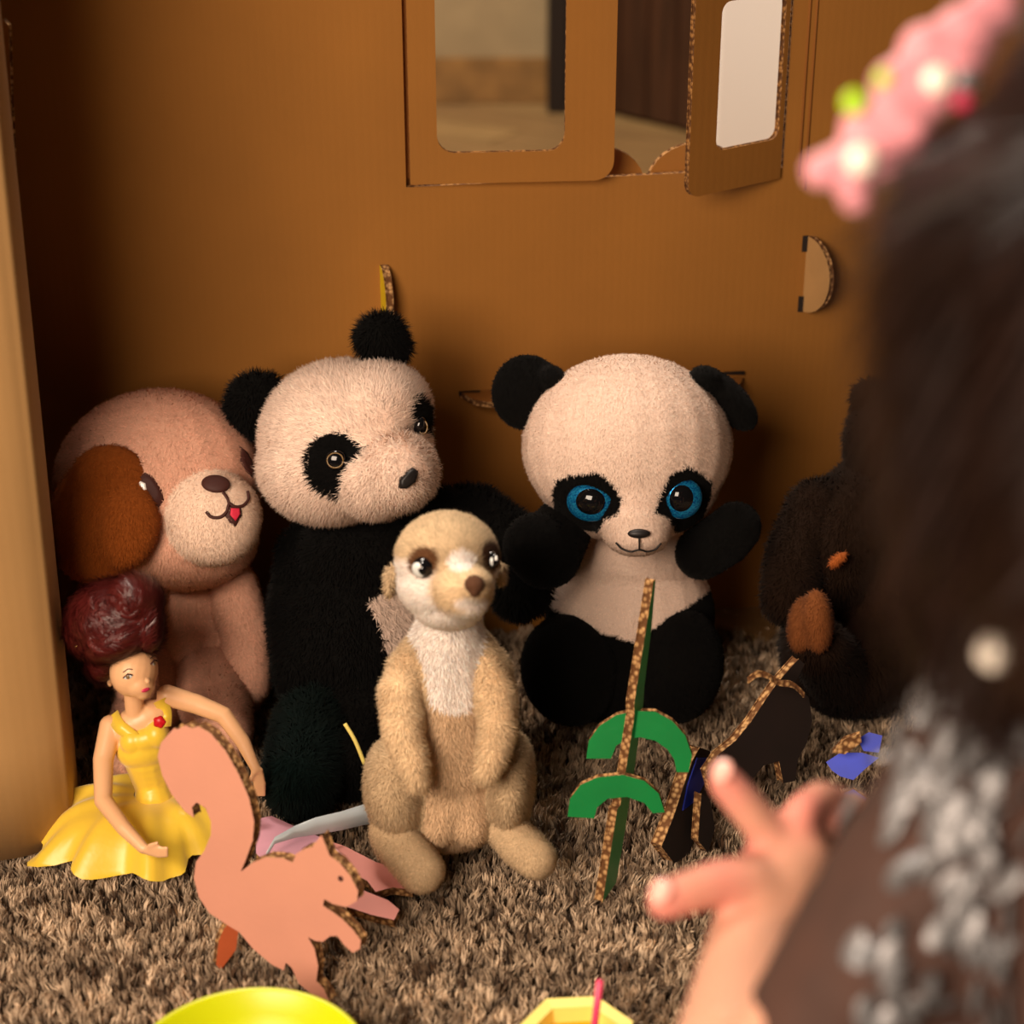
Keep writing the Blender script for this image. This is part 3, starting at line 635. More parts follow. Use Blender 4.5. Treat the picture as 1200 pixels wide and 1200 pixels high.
# ------------------------------------------------------------------ meerkat
mk_ = thing('plush_meerkat', 'tan plush meerkat with a white chest standing upright in front of the pandas', 'soft toy', G(525, 1010))
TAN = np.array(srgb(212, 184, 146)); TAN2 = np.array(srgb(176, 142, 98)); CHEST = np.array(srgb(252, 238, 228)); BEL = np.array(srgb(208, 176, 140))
MF = dict(density=1.3e6, length=.0055, width=.0009, lift=34, jitter=.35, clump=.7, shade=.16)
Ym = 1.115
b = Blob(); b.limbpx([(527, 735, Ym, 38), (523, 770, Ym, 50), (522, 820, Ym, 66), (524, 880, Ym, 76)]); b.limbpx([(505, 752, Ym, 24), (476, 785, Ym - .004, 24), (470, 820, Ym, 22)]).limbpx([(548, 752, Ym, 24), (576, 785, Ym - .004, 24), (582, 820, Ym, 22)]); b.px(526, 930, 1.11, 78, 66, .045).px(466, 925, 1.10, 38, 62, .045, 6).px(598, 918, 1.10, 27, 60, .045, -4)
b.limbpx([(518, 925, 1.086, 20), (515, 968, 1.074, 22)]).limbpx([(549, 925, 1.086, 20), (552, 968, 1.074, 22)])
b.limbpx([(470, 965, 1.09, 34), (470, 985, 1.075, 32)]).limbpx([(588, 955, 1.09, 26), (594, 970, 1.08, 26)])
chest = [(474, 700), (576, 700), (568, 740), (562, 775), (554, 810), (551, 832), (530, 836), (507, 828), (501, 800), (493, 772), (482, 745)]
def mcol(P, N):
    q = proj(P) + np.stack([noise(P, 700, 3), noise(P, 700, 4)], 1) * 1.5; f = frontfacing(P, N); c = np.tile(TAN, (len(P), 1)) * (1 + .10 * noise(P, 130, 8)[:, None])
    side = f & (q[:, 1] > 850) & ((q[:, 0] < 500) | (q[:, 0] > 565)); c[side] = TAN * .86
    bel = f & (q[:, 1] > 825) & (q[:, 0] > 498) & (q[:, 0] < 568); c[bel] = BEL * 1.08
    c[f & inpoly(q, chest)] = CHEST; return c
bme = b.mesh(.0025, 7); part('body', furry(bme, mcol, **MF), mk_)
for P_ in ([(490, 768, 1.113, 20), (470, 812, 1.090, 26), (473, 860, 1.066, 23), (485, 898, 1.05, 17), (489, 912, 1.047, 14)],
           [(562, 768, 1.113, 20), (580, 812, 1.090, 24), (584, 856, 1.066, 21), (576, 888, 1.05, 18), (570, 902, 1.047, 15)]):
    b = Blob(); b.limbpx(P_); x, y, Yy, r = P_[-1]
    for dxp in (-7, 0, 7): b.limbpx([(x + dxp, y, Yy, 7), (x + dxp * 1.1, y + 12, Yy - .002, 5.5)])
    part('arm', furry(b.mesh(.002, 5), flat(TAN * 1.18), **{**MF, 'length': .006}), mk_)
for P_ in ([(458, 975, 1.075, 27), (480, 1003, 1.058, 29), (494, 1020, 1.048, 28)], [(592, 972, 1.075, 24), (612, 992, 1.062, 27), (628, 1006, 1.052, 25)]):
    b = Blob(); b.limbpx(P_); part('foot', furry(b.mesh(.0025, 5), flat(TAN * .95), **{**MF, 'length': .003}), mk_)
b = Blob(); b.px(524, 655, 1.10, 60, 54, .044).px(522, 685, 1.092, 55, 40, .040).px(526, 712, 1.09, 40, 24, .034).px(543, 692, 1.058, 33, 31, .028).px(556, 686, 1.043, 20, 17, .017).px(548, 708, 1.048, 22, 14, .016)
hm = b.mesh(.002, 7); hb_ = bvh(hm)
def mh(P, N):
    q = proj(P) + np.stack([noise(P, 700, 3), noise(P, 700, 4)], 1) * 1.5; x, y = q[:, 0], q[:, 1]; f = frontfacing(P, N)[:, None]
    c = np.tile(TAN * .93, (len(P), 1)) * (1 + .14 * noise(P, 320, 8)[:, None])
    def blend(c, w, col): w = np.clip(w, 0, 1)[:, None] * f; return c * (1 - w) + np.array(col) * w
    c = blend(c, (y - 652) / 10 * (1 - np.clip((x - 508) / 8, 0, 1)), CHEST)                       # cheek
    c = blend(c, (y - 706) / 10, CHEST); c = blend(c, (x - 572) / 6 * np.clip((y - 664) / 6, 0, 1), CHEST * .95)
    c = blend(c, 2.2 * (1 - (((x - 536) / 34) ** 2 + ((y - 690) / 30) ** 2)), TAN * 1.1)             # muzzle
    c = blend(c, 2.5 * (1 - (((x - 541) / 17) ** 2 + ((y - 660) / 14) ** 2)), CHEST * .97)           # bridge
    c = blend(c, 2.0 * (1 - (((x - 553) / 20) ** 2 + ((y - 706) / 9) ** 2)), CHEST * .9)
    c = blend(c, 2.2 * (1 - (((x - 499) / 20) ** 2 + ((y - 660) / 20) ** 2)), srgb(92, 60, 36))
    c = blend(c, 2.2 * (1 - (((x - 573) / 12) ** 2 + ((y - 653) / 19) ** 2)), srgb(74, 46, 28)); return c
def combm(P):
    d = P - W(556, 690, 1.03); return d / (np.linalg.norm(d, axis=1)[:, None] + 1e-9)
hd = part('head', furry(hm, mh, 1.9e6, .0048, .0008, 32, comb=combm, jitter=.3, clump=.6, shade=.15), mk_)
for x, y, rx, ry, g_ in ((496, 665, 12.5, 13, 1), (574, 656, 6.5, 11.5, 1)):
    c, n = hit(hb_, x, y, .0); k = mpp(c); n = n + (CP - c) / np.linalg.norm(CP - c) * .8; n /= np.linalg.norm(n); e = part('eye', disc(c, n, rx * k * 1.1, ry * k, Uv, .006), hd, 'gloss_black')
    part('iris', disc(c + n * .0012 + (-Rv * 2.0 + Uv * -1.0) * k * rx / 12, n, rx * k * .86, ry * k * .8, Uv, .0053), e, 'eye_white')
    part('pupil', disc(c + n * .0022 + (Rv * 1.6) * k * rx / 12, n, rx * k * .74, ry * k * .74, Uv, .0054), e, 'gloss_black')
    part('eye_glint', disc(c + n * .0075 + (-Rv * 1 + Uv * 3.5) * k * rx / 12, n, rx * k * .26, ry * k * .26, Uv, .0008), e, 'glint')
c, n = hit(hb_, 556, 684, -.001); k = mpp(c)
b = Blob(); b.ell(c, (12 * k, .007, 10 * k)).ell(c - Uv * 6 * k, (7 * k, .0065, 8 * k)); part('nose', furry(b.mesh(.0012, 3), flat(srgb(92, 62, 44)), 1.5e6, .002, .0006, 40), hd, label='brown fuzzy nose')
b = Blob(); b.px(457, 682, 1.115, 6, 19, .008, -3).px(461, 672, 1.115, 6, 10, .006); part('ear', furry(b.mesh(.0018, 3), flat(TAN * .9), **MF), mk_)
b = Blob(); b.px(588, 672, 1.12, 4, 14, .007); part('ear', furry(b.mesh(.0018, 3), flat(TAN * .9), **MF), mk_)

# ------------------------------------------------------------------ princess doll
dl_ = thing('fashion_doll', 'doll with auburn updo in a yellow satin gown seated by the left wall', 'doll', G(180, 1000))
Yd = 1.135; wcx = W(180, 930, 1.138)
b = Blob()
b.px(157, 786, 1.128, 28, 31, .020, -14).px(163, 801, 1.120, 19, 17, .013, -14).px(167, 813, 1.116, 9, 7, .007)      # skull, jaw, chin
b.px(173, 798, 1.103, 4, 5, .004, 14)                                                                                   # nose
b.px(129, 797, 1.135, 4, 8, .004)                                                                                       # ear
b.limbpx([(156, 808, 1.14, 12), (158, 835, 1.142, 11.5)])
b.px(163, 845, 1.145, 40, 20, .013, 28).px(168, 872, 1.14, 30, 26, .015, 15).px(156, 868, 1.134, 13, 13, .008).px(184, 858, 1.135, 12, 13, .008)
b.limbpx([(170, 890, 1.142, 24), (178, 920, 1.142, 19), (182, 940, 1.138, 22)])
b.limbpx([(130, 851, 1.143, 14), (121, 890, 1.125, 12.5), (121, 938, 1.098, 11), (145, 970, 1.075, 9.5), (168, 994, 1.062, 7)])
b.limbpx([(196, 815, 1.15, 13), (230, 825, 1.15, 12), (262, 838, 1.148, 10.5), (285, 870, 1.14, 9), (300, 902, 1.13, 6)])
for d in (-5, -1.5, 2, 5.5): b.limbpx([(302 + d * .6, 902, 1.13, 3.2), (304 + d, 918, 1.128, 2.6), (304 + d * 1.1, 932, 1.128, 2.0)])
b.limbpx([(297, 905, 1.128, 3), (293, 915, 1.126, 2.4)])
for d in (-4, -1, 2, 5): b.limbpx([(172, 996 + d * .5, 1.060, 3.4), (186, 998 + d, 1.055, 2.8), (196, 998 + d, 1.053, 2.2)])
b.limbpx([(175, 991, 1.058, 3), (184, 988, 1.055, 2.4)])
b.limb([(wcx[0] - .006, 1.125, .010), (wcx[0] + .012, 1.112, .008)], [.009, .006]); b.limb([(wcx[0] + .010, 1.130, .010), (wcx[0] + .025, 1.125, .008)], [.009, .006])
dm = b.mesh(.0011, 4); db = bvh(dm); dbod = part('body', dm, dl_, 'doll_skin')
b = Blob(); b.px(133, 722, 1.148, 56, 44, .038, 15).px(160, 704, 1.14, 32, 30, .027).px(108, 738, 1.15, 32, 34, .030).px(142, 748, 1.134, 48, 26, .032, 24).px(178, 738, 1.130, 13, 28, .020, -6).px(118, 776, 1.140, 16, 24, .020, 10).px(150, 752, 1.122, 24, 14, .012, 20)
hr = b.mesh(.0018, 4)
def haircol(P, N): return np.tile(np.array(srgb(86, 25, 23)), (len(P), 1)) * (1 + .5 * noise(P, 260, 31)[:, None] * noise(P, 90, 33)[:, None])
def combhair(P): d = P - W(150, 700, 1.13); return np.cross(d, Fv) / (np.linalg.norm(d, axis=1)[:, None] + 1e-9) + np.array([.0, 0, .5])
M['doll_hair2'] = attr_mat('doll_hair_strands', .35, .0); M['doll_hair2'].node_tree.nodes['Principled BSDF'].inputs['Specular IOR Level'].default_value = .6
hair_o = part('hair', furry(hr, haircol, 9e5, .010, .0008, 14, comb=combhair, jitter=.18, clump=.3), dl_, 'doll_hair2', 'auburn hair pinned up in a large bun')
hb2 = bvh(hr)
for kx in range(16):
    a0 = rng.uniform(0, 6.28); cx_, cy_ = 134 + rng.uniform(-26, 28), 722 + rng.uniform(-22, 26); rr = rng.uniform(10, 22); sw = rng.uniform(1.8, 3.6)
    q = [hit(hb2, cx_ + math.cos(a0 + sw * t) * rr * (1.15 - .5 * t), cy_ + math.sin(a0 + sw * t) * rr * (1 - .45 * t), -.0012)[0] for t in np.linspace(0, 1, 14)]
    part('hair_curl', tube(q, .0030, 7, taper=[.25 + .9 * math.sin(math.pi * (i + .5) / 14) for i in range(14)]), bpy.data.objects[hair_o.name], 'doll_hair')
for x, y in ((88, 748), (93, 753), (96, 760), (90, 757)):
    c = W(x, y, 1.125); bmx = Blob(); bmx.ell(c, (.0016, .0016, .0016)); part('hair_gem', bmx.mesh(.0005, 1), dl_, 'gold')
for x, y, rx in ((150, 793, 5.2), (180, 777, 3.8)):
    c, n = hit(db, x, y, .0002); k = mpp(c); e = part('eye', disc(c, n, rx * k, 2.9 * k, Uv, .0006, roll=.3), dbod, 'eye_white')
    part('iris', disc(c + n * .0003, n, rx * .5 * k, 2.7 * k, Uv, .0006), e, 'amber')
    part('lash', tube([hit(db, x - rx, y + 1.5, .0006)[0], hit(db, x, y - 3.2, .0006)[0], hit(db, x + rx, y - 2, .0006)[0]], .0007, 5), e, 'thread_brown')
    part('eyebrow', tube([hit(db, x - rx * 1.1, y - 5, .0004)[0], hit(db, x, y - 9, .0004)[0], hit(db, x + rx, y - 8.5, .0004)[0]], .0004, 5), dbod, 'thread_brown')
c, n = hit(db, 170.5, 808.5, .0002); k = mpp(c); part('lips', disc(c, n, 5.5 * k, 2.6 * k, Uv, .0012, roll=.3), dbod, 'lips')
# bodice: shell round the torso
b = Blob(); b.px(168, 876, 1.14, 33, 25, .0165, 15).px(156, 868, 1.134, 16, 17, .0105).px(184, 860, 1.135, 15, 17, .0105).px(170, 866, 1.134, 20, 15, .010, 15); b.limbpx([(171, 890, 1.142, 26), (179, 920, 1.142, 21.5), (181, 935, 1.137, 24)])
bo = part('bodice', b.mesh(.0013, 3), dl_, 'satin')
for pts in ([(132, 838), (140, 850), (150, 858), (158, 866)], [(188, 820), (192, 830), (193, 840), (192, 852)]):
    q = [hit(db, x, y, .0008)[0] for x, y in pts]; q = smoothpts(q, 5)
    V = []; F_ = []
    for i, p in enumerate(q):
        t = q[min(i + 1, len(q) - 1)] - q[max(i - 1, 0)]; t /= np.linalg.norm(t); s = np.cross(t, Fv); s /= np.linalg.norm(s)
        for sg, o_ in ((-1, 0), (1, 0), (1, .0012), (-1, .0012)): V.append(p + s * .0048 * sg - Fv * o_)
        if i: a0 = 4 * i; F_ += [(a0 - 4 + k, a0 - 4 + (k + 1) % 4, a0 + (k + 1) % 4, a0 + k) for k in range(4)]
    part('strap', np_mesh('strap', V, F_, True), bo, 'satin')
c, n = hit(bvh(bo.data), 600, 600); rc = W(187, 846, 1.115)
b = Blob(); b.ell(rc, (.0042, .003, .0042)); 
for k in range(5): a = k * 1.257; b.ell(rc + (Rv * math.cos(a) + Uv * math.sin(a)) * .0026 - Fv * .0006, (.0022, .0018, .0022))
part('rose', b.mesh(.0007, 1), bo, 'rose', 'red rose brooch')
# skirt: pleated lathe spreading on the rug
wc = W(180, 930, 1.138); V = []; seg = 96; rings = 16
outl = {}
for j in range(rings + 1):
    t = j / rings
    for i in range(seg):
        a = 2 * math.pi * i / seg; rx = .0145 + (.052 + .018 * (math.cos(a) < 0)) * t ** .8; ry = .0105 + .046 * t ** .8
        fold = 1 + .12 * t * math.sin(a * 9 + 1.2 * math.sin(a * 3)) + .04 * t * math.sin(a * 17)
        z = wc[2] * (1 - t ** 1.15) + .004 * t + .008 * (1 - t) * 0 + .0045 * math.sin(a * 9 + 2) * t
        V.append((wc[0] + (rx * fold) * math.cos(a) - .006 * t, wc[1] + ry * fold * math.sin(a) - .012 * t, max(z + .010 * math.sin(math.pi * min(1, t * 1.0)), .003)))
F_ = [(j * seg + i, j * seg + (i + 1) % seg, (j + 1) * seg + (i + 1) % seg, (j + 1) * seg + i) for j in range(rings) for i in range(seg)]
sk = np_mesh('skirt', V, F_, True); part('skirt', sk, dl_, 'satin', 'spreading yellow satin skirt')

# ------------------------------------------------------------------ cardboard squirrel
sq = thing('cardboard_squirrel', 'pink cardboard cut-out squirrel with a big curled tail, standing on the rug', 'toy', G(380, 1165))
sqo = [(125, 120), (140, 104), (150, 110), (182, 95), (205, 106), (228, 98), (275, 125), (330, 190), (380, 280), (415, 360), (435, 450), (430, 520), (405, 590), (385, 637), (430, 602), (480, 582), (540, 586), (578, 602), (590, 570), (620, 552), (650, 545), (684, 500), (700, 540), (715, 578), (750, 602), (790, 650), (820, 708), (815, 745), (775, 768), (725, 755), (694, 738), (690, 762), (722, 782), (762, 812), (800, 850), (830, 890), (826, 922), (800, 936), (770, 910), (742, 874), (715, 875), (690, 895), (660, 892), (634, 878), (658, 920), (672, 985), (665, 1040), (692, 1068), (716, 1120), (650, 1092), (600, 1050), (574, 992), (552, 973), (545, 1002), (500, 980), (430, 920), (380, 860), (330, 830), (270, 790), (230, 730), (212, 660), (220, 600), (250, 560), (275, 500), (275, 450), (255, 400), (222, 380), (205, 398), (212, 436), (180, 415), (130, 350), (95, 280), (78, 210), (90, 160)]
sqo = zoomed(sqo, 160, 820, 3.157)
gp = G(382, 1168); sn = np.array([-.42, -.9, .12])
o = link('cutout', platepx(sqo, gp, sn, .0085), sq, ('pink_card', 'flute', 'card'))
ec = PL(160 + 755 / 3.157, 820 + 662 / 3.157, gp, sn); nn = sn / np.linalg.norm(sn)
link('eye_hole_shade', disc(ec, nn, .0020, .0020, Uv, .0006), o, ('thread_brown',))  # dark disc on the sheet painted as the shade of a punched hole
su = zoomed([(345, 818), (378, 850), (368, 925), (312, 1000), (294, 980), (304, 890), (322, 850)], 160, 820, 3.157)
o = link('support_foot', platepx(su, PL(267, 1110, gp, sn) + np.array([0, .004, 0]), (.5, -.85, 0), .005), sq, ('orange_card', 'flute', 'card')); o['label'] = 'orange slotted support'

# ------------------------------------------------------------------ pale pink figure lying behind the squirrel
pk = thing('cardboard_animal', 'pale pink cardboard animal lying on its side behind the squirrel', 'toy', G(440, 1040))
for poly, dz in (([(385, 985), (405, 992), (440, 1010), (470, 1018), (487, 1030), (484, 1043), (460, 1040), (440, 1045), (430, 1032), (405, 1020), (390, 1005)], .012), ([(405, 1035), (430, 1045), (455, 1055), (468, 1066), (462, 1078), (435, 1072), (405, 1062)], .010)):
    P_ = [G(x, y, dz) for x, y in poly]; link('leg', plate(P_, (0, 0, -.006)), pk, ('pale_pink_card', 'flute', 'card'))
P_ = [G(x, y, .014) for x, y in [(300, 960), (318, 956), (345, 968), (385, 985), (405, 1005), (400, 1030), (360, 1030), (320, 1020), (300, 1000)]]
link('body', plate(P_, (0, 0, -.006)), pk, ('pink_cloth', 'flute', 'card'))
rb = []
for (x, y, z, w_) in ((312, 1002, .020, 3), (322, 985, .028, 4), (345, 975, .032, 7), (370, 968, .034, 10), (400, 962, .03, 11), (425, 955, .025, 12), (446, 952, .02, 12)):
    c = G(x, y, z); k = mpp(c); rb.append((c + Uv * w_ * k, c - Uv * w_ * k))
V = []; F_ = []
for i, (a, c) in enumerate(rb):
    V += [a, c, c + Fv * .001, a + Fv * .001]
    if i: a0 = 4 * i; F_ += [(a0 - 4 + k, a0 - 4 + (k + 1) % 4, a0 + (k + 1) % 4, a0 + k) for k in range(4)]
rbn = link('ribbon', np_mesh('ribbon', V, F_, True), None, ('ribbon',)); tag(rbn, 'shiny pale blue-white ribbon trailing from the squirrel to the meerkat leg', 'ribbon')

# ------------------------------------------------------------------ green palm of slotted cardboard
gt = thing('cardboard_tree', 'green cardboard tree of slotted plates, seen edge-on before the big-eyed panda', 'toy', G(712, 1055))
p0 = G(706, 1058); top = W(766, 681, 1.105); dd = np.array([.60, 1, 0]); dd /= np.linalg.norm(dd)
def tr(t, wdt): return p0 + (top - p0) * t + dd * wdt
pts = [tr(t, 0 + (.004 if .3 < t < .62 else 0)) for t in (0, .1, .2, .299, .301, .45, .58, .63, .8, .93, 1.0)] + [tr(1, .003), tr(.85, .009), tr(.66, .013), tr(.6, .016), tr(.4, .019), tr(.2, .020), tr(0.02, .019)]
nrm = np.cross(dd, (top - p0) / np.linalg.norm(top - p0)); 
if nrm[0] < 0: nrm = -nrm
link('trunk_plate', plate([p + nrm * .0 for p in pts], -nrm * .0068), gt, ('green_card', 'flute', 'green_card'))
ar1 = [(687, 889), (690, 868), (702, 851), (722, 838), (745, 833), (768, 834), (788, 845), (803, 862), (811, 885), (807, 905), (793, 905), (790, 890), (782, 878), (768, 868), (750, 864), (735, 866), (722, 874), (716, 889)]
ar2 = [(665, 957), (668, 936), (680, 920), (700, 911), (730, 908), (755, 915), (772, 930), (779, 952), (765, 953), (755, 941), (735, 934), (712, 936), (700, 946), (696, 959)]
link('branch', platepx(ar1, W(750, 860, 1.085), (-.12, -1, .2), .006), gt, ('green_card', 'flute', 'green_card'))
link('branch', platepx(ar2, W(720, 930, 1.068), (-.12, -1, .2), .006), gt, ('green_card', 'flute', 'green_card'))

# ------------------------------------------------------------------ dark cardboard deer and blue piece
de = thing('cardboard_deer', 'dark brown cardboard deer with small antlers behind the pointing hand', 'toy', G(810, 1000))
bp_ = [(842, 884), (862, 868), (880, 846), (897, 820), (911, 800), (926, 783), (936, 772), (943, 778), (932, 800), (948, 818), (952, 845), (945, 872), (935, 890), (932, 915), (918, 918), (913, 892), (895, 897), (880, 915), (868, 940), (850, 945), (835, 930), (828, 905)]
link('body_plate', platepx(bp_, G(850, 950, .03), (.55, -.80, .1), .007), de, ('brown_card', 'flute', 'card'))
fp_ = [(820, 876), (832, 880), (836, 905), (830, 940), (818, 968), (808, 1000), (790, 1012), (775, 992), (778, 985), (790, 955), (803, 915), (812, 890)]
link('leg_plate', platepx(fp_, G(790, 1010, .0), (.80, -.55, .05), .009), de, ('brown_card', 'flute', 'card'))
link('painted_patch', platepx([(817, 888), (829, 888), (828, 912), (815, 938), (800, 950), (806, 920)], G(790, 1010, .0) + np.array([.8, -.55, .05]) * .0006, (.80, -.55, .05), .0005), de, ('blue_card', 'blue_card', 'blue_card'))['label'] = 'blue painted patch'
link('leg_plate', platepx([(822, 930), (832, 935), (838, 970), (830, 1000), (818, 985), (820, 955)], G(828, 995, .0), (.75, -.6, .05), .006), de, ('brown_card', 'flute', 'card'))
an = smoothpts([PL(x, y, G(850, 950, .03) + np.array([0, -.009, 0]), (.3, -.95, .1)) for x, y in ((877, 798), (888, 790), (900, 792), (913, 800), (930, 803), (943, 815))], 4)
V = [p + Uv * .0022 for p in an] + [p - Uv * .0022 for p in an[::-1]]
link('antler', plate(V, Fv * .006), de, ('flute', 'flute', 'flute'))
bl = thing('cardboard_cutout', 'small blue cardboard cut-out toy half hidden behind the fingers', 'toy', G(990, 940))
link('wing', platepx([(968, 893), (985, 882), (1010, 882), (1030, 888), (1015, 900), (1000, 914), (985, 910), (975, 903)], G(1000, 960, .03), (-.2, -.8, .5), .006), bl, ('blue_card', 'flute', 'card'))
link('wing', platepx([(1005, 866), (1018, 858), (1034, 862), (1030, 882), (1012, 880)], G(1010, 950, .04), (-.2, -.8, .5), .006), bl, ('blue_card', 'flute', 'card'))
link('body_plate', platepx([(960, 955), (975, 935), (1000, 925), (1015, 935), (1005, 985), (985, 995), (965, 985)], G(985, 985, .004), (-.3, -.9, .3), .006), bl, ('blue_card', 'flute', 'card'))
link('edge_plate', platepx([(975, 882), (990, 866), (1008, 860), (1010, 870), (990, 884)], G(990, 952, .035), (-.1, -.9, .2), .006), bl, ('flute', 'flute', 'flute'))

# ------------------------------------------------------------------ dark brown plush in the back right
bp2 = thing('plush_bear', 'dark brown plush animal slumped at the back right, half hidden by the child', 'soft toy', G(1010, 850))
DB = np.array(srgb(30, 17, 8)); BF = dict(density=3.5e5, length=.008, width=.0013, lift=38, clump=.5)
b = Blob(); b.px(1040, 650, 1.36, 110, 130, .075, -22).px(1000, 760, 1.32, 85, 80, .065).px(985, 640, 1.34, 66, 90, .06, -25); part('body', furry(b.mesh(.004, 8), flat(DB), **BF), bp2)
b = Blob(); b.px(1065, 520, 1.38, 75, 75, .06); part('head', furry(b.mesh(.004, 8), flat(DB), **BF), bp2)
b = Blob(); b.px(1020, 468, 1.39, 24, 24, .014, -20); part('ear', furry(b.mesh(.003, 4), flat(DB), **BF), bp2)
b = Blob(); b.limbpx([(960, 600, 1.34, 40), (935, 650, 1.31, 38), (925, 700, 1.28, 34)]); part('arm', furry(b.mesh(.004, 6), flat(DB), **BF), bp2)
b = Blob(); b.limbpx([(985, 790, 1.28, 40), (960, 760, 1.24, 34)]); part('leg', furry(b.mesh(.004, 6), flat(DB), **BF), bp2)
b = Blob(); b.px(940, 732, 1.235, 17, 34, .014, -8).px(958, 728, 1.225, 18, 38, .014, 3); part('foot_pad', furry(b.mesh(.003, 4), flat(srgb(118, 68, 34)), 7e5, .004, .001, 35), bp2, label='tan foot pad')
b = Blob(); b.px(982, 656, 1.27, 14, 6, .006, 38); part('paw_trim', furry(b.mesh(.002, 3), flat(srgb(160, 84, 36)), 7e5, .004, .001, 35), bp2)

# ------------------------------------------------------------------ bowl and cup in the foreground
def lathe(prof, seg=64, nside=None):
    V = []; F_ = []; seg = nside or seg
    for r, z in prof:
        for i in range(seg): a = 2 * math.pi * i / seg + .3; V.append((r * math.cos(a), r * math.sin(a), z))
    for j in range(len(prof) - 1):
        for i in range(seg): F_.append((j * seg + i, j * seg + (i + 1) % seg, (j + 1) * seg + (i + 1) % seg, (j + 1) * seg + i))
    me = bpy.data.meshes.new('lathe'); me.from_pydata(V, [], F_); me.polygons.foreach_set('use_smooth', [nside is None] * len(me.polygons)); return me
rc = G(290, 1252, .052); R_ = 143 * mpp(rc)
prof = [(0.0001, .004), (R_ * .45, .004), (R_ * .52, 0), (R_ * .56, .003), (R_ * .78, .022), (R_ * .93, .040), (R_, .0505), (R_ + .001, .052), (R_ - .001, .0532), (R_ - .003, .0515), (R_ * .89, .040), (R_ * .72, .022), (R_ * .5, .010), (0.0001, .008)]
bw = link('plastic_bowl', lathe(prof), None, ('lime',)); bw.location = (rc[0], rc[1], 0); tag(bw, 'lime yellow plastic bowl at the bottom edge below the squirrel', 'bowl')
cc_ = G(676, 1212, .045); cp_ = thing('paper_cup', 'pale yellow faceted paper cup at the bottom edge', 'cup', (cc_[0], cc_[1], 0))
Rc = 66 * mpp(cc_); cu = lathe([(.0001, 0), (Rc * .7, 0), (Rc, .045), (Rc * 1.0 + .002, .046), (Rc - .006, .0445), (Rc * .68, .004), (.0001, .004)], nside=7)
o = bpy.data.objects.new('cup_wall', cu); C.objects.link(o); o.parent = cp_; cu.materials.append(M['cream'])
ju = lathe([(.0001, .034), (Rc * .8, .034), (Rc * .8, .030), (.0001, .030)], nside=14); o = bpy.data.objects.new('filling', ju); C.objects.link(o); o.parent = cp_; ju.materials.append(M['juice']); o['label'] = 'orange-yellow filling'
s0 = np.array([cc_[0] + .006, cc_[1] - .01, .01]); s1 = PL(703, 1150, cc_ + np.array([0, -.012, 0]), (0, 1, 0))
st = link('stick', tube([s0, s1], .0022, 10), None, ('pink_stick',)); tag(st, 'pink stick standing up in the pale yellow cup', 'stick')

# ------------------------------------------------------------------ the child in the foreground right
ch = thing('person', 'child with long dark hair and sequined tulle dress reaching toward the toys', 'person', (.24, .55, 0))
b = Blob()
hc_ = D(1385, 250, .60); sh = np.array([.192, .575, .43]); neck = np.array([.245, .555, .50])
b.ell(hc_ + np.array([.02, 0, .005]), (.068, .082, .085)).ell(hc_ + np.array([.02, .03, -.045]), (.048, .05, .045)).ell(hc_ + np.array([.02, .085, -.02]), (.009, .011, .012))
for s_ in (-1, 1): b.ell(hc_ + np.array([.02 + s_ * .07, .0, -.015]), (.008, .015, .022))
b.limb([hc_ + np.array([.02, -.005, -.05]), neck, np.array([.25, .545, .44])], [.034, .032, .045])
b.limb([sh + np.array([.02, 0, -.01]), np.array([.25, .545, .42]), np.array([.345, .53, .42])], [.036, .055, .036])
b.limb([np.array([.265, .545, .40]), np.array([.27, .53, .28]), np.array([.27, .52, .13])], [.078, .078, .088])
for s_ in (-1, 1): b.limb([np.array([.25 + s_ * .05, .52, .09]), np.array([.25 + s_ * .07, .70, .055]), np.array([.25 + s_ * .06, .50, .04])], [.07, .05, .04])
elb = D(868, 1330, .70); wri = D(882, 1108, .785)
b.limb([sh, (sh + elb) / 2 + np.array([.008, 0, 0]), elb], [.036, .034, .029]); b.limb([elb, D(868, 1240, .73), wri], [.029, .0285, .0205])
b.limb([np.array([.345, .53, .42]), np.array([.39, .56, .27]), np.array([.33, .68, .15])], [.034, .03, .022]); b.ell((.325, .71, .13), (.02, .03, .014))
kk = .8 / FPX
palm = D(912, 1035, .80); b.limb([wri, D(895, 1070, .795), palm, D(930, 1005, .805)], [.0205, .021, .021, .018]); b.limb([D(935, 1060, .80), D(948, 1020, .81)], [.016, .016])
b.limb([D(915, 1055, .79), D(880, 1032, .785), D(842, 1034, .78), D(800, 1048, .775), D(778, 1057, .772)], [.0125, .0115, .0100, .0095, .0082])
b.limb([D(920, 1000, .80), D(897, 972, .798), D(868, 938, .795), D(850, 917, .793)], [.0105, .0092, .0088, .0080])
b.limb([D(945, 995, .81), D(985, 945, .83), D(962, 935, .815), D(940, 950, .80)], [.0105, .0088, .0084, .0078])
b.limb([D(962, 1010, .82), D(1012, 965, .845), D(1000, 945, .835), D(975, 952, .82)], [.0100, .0084, .0080, .0072])
b.limb([D(968, 1035, .825), D(1010, 1005, .85), D(1005, 985, .84), D(985, 988, .83)], [.0090, .0076, .0072, .0064])
M['skin_child'] = attr_mat('child_skin', .5, .05); sk_ = M['skin_child'].node_tree.nodes['Principled BSDF']; sk_.inputs['Subsurface Weight'].default_value = .12; sk_.inputs['Subsurface Radius'].default_value = (.01, .004, .002)
tips_ = [D(778, 1057, .772), D(850, 917, .793), D(940, 950, .80), D(975, 952, .82), D(985, 988, .83), D(842, 1034, .78), D(880, 1000, .80)]
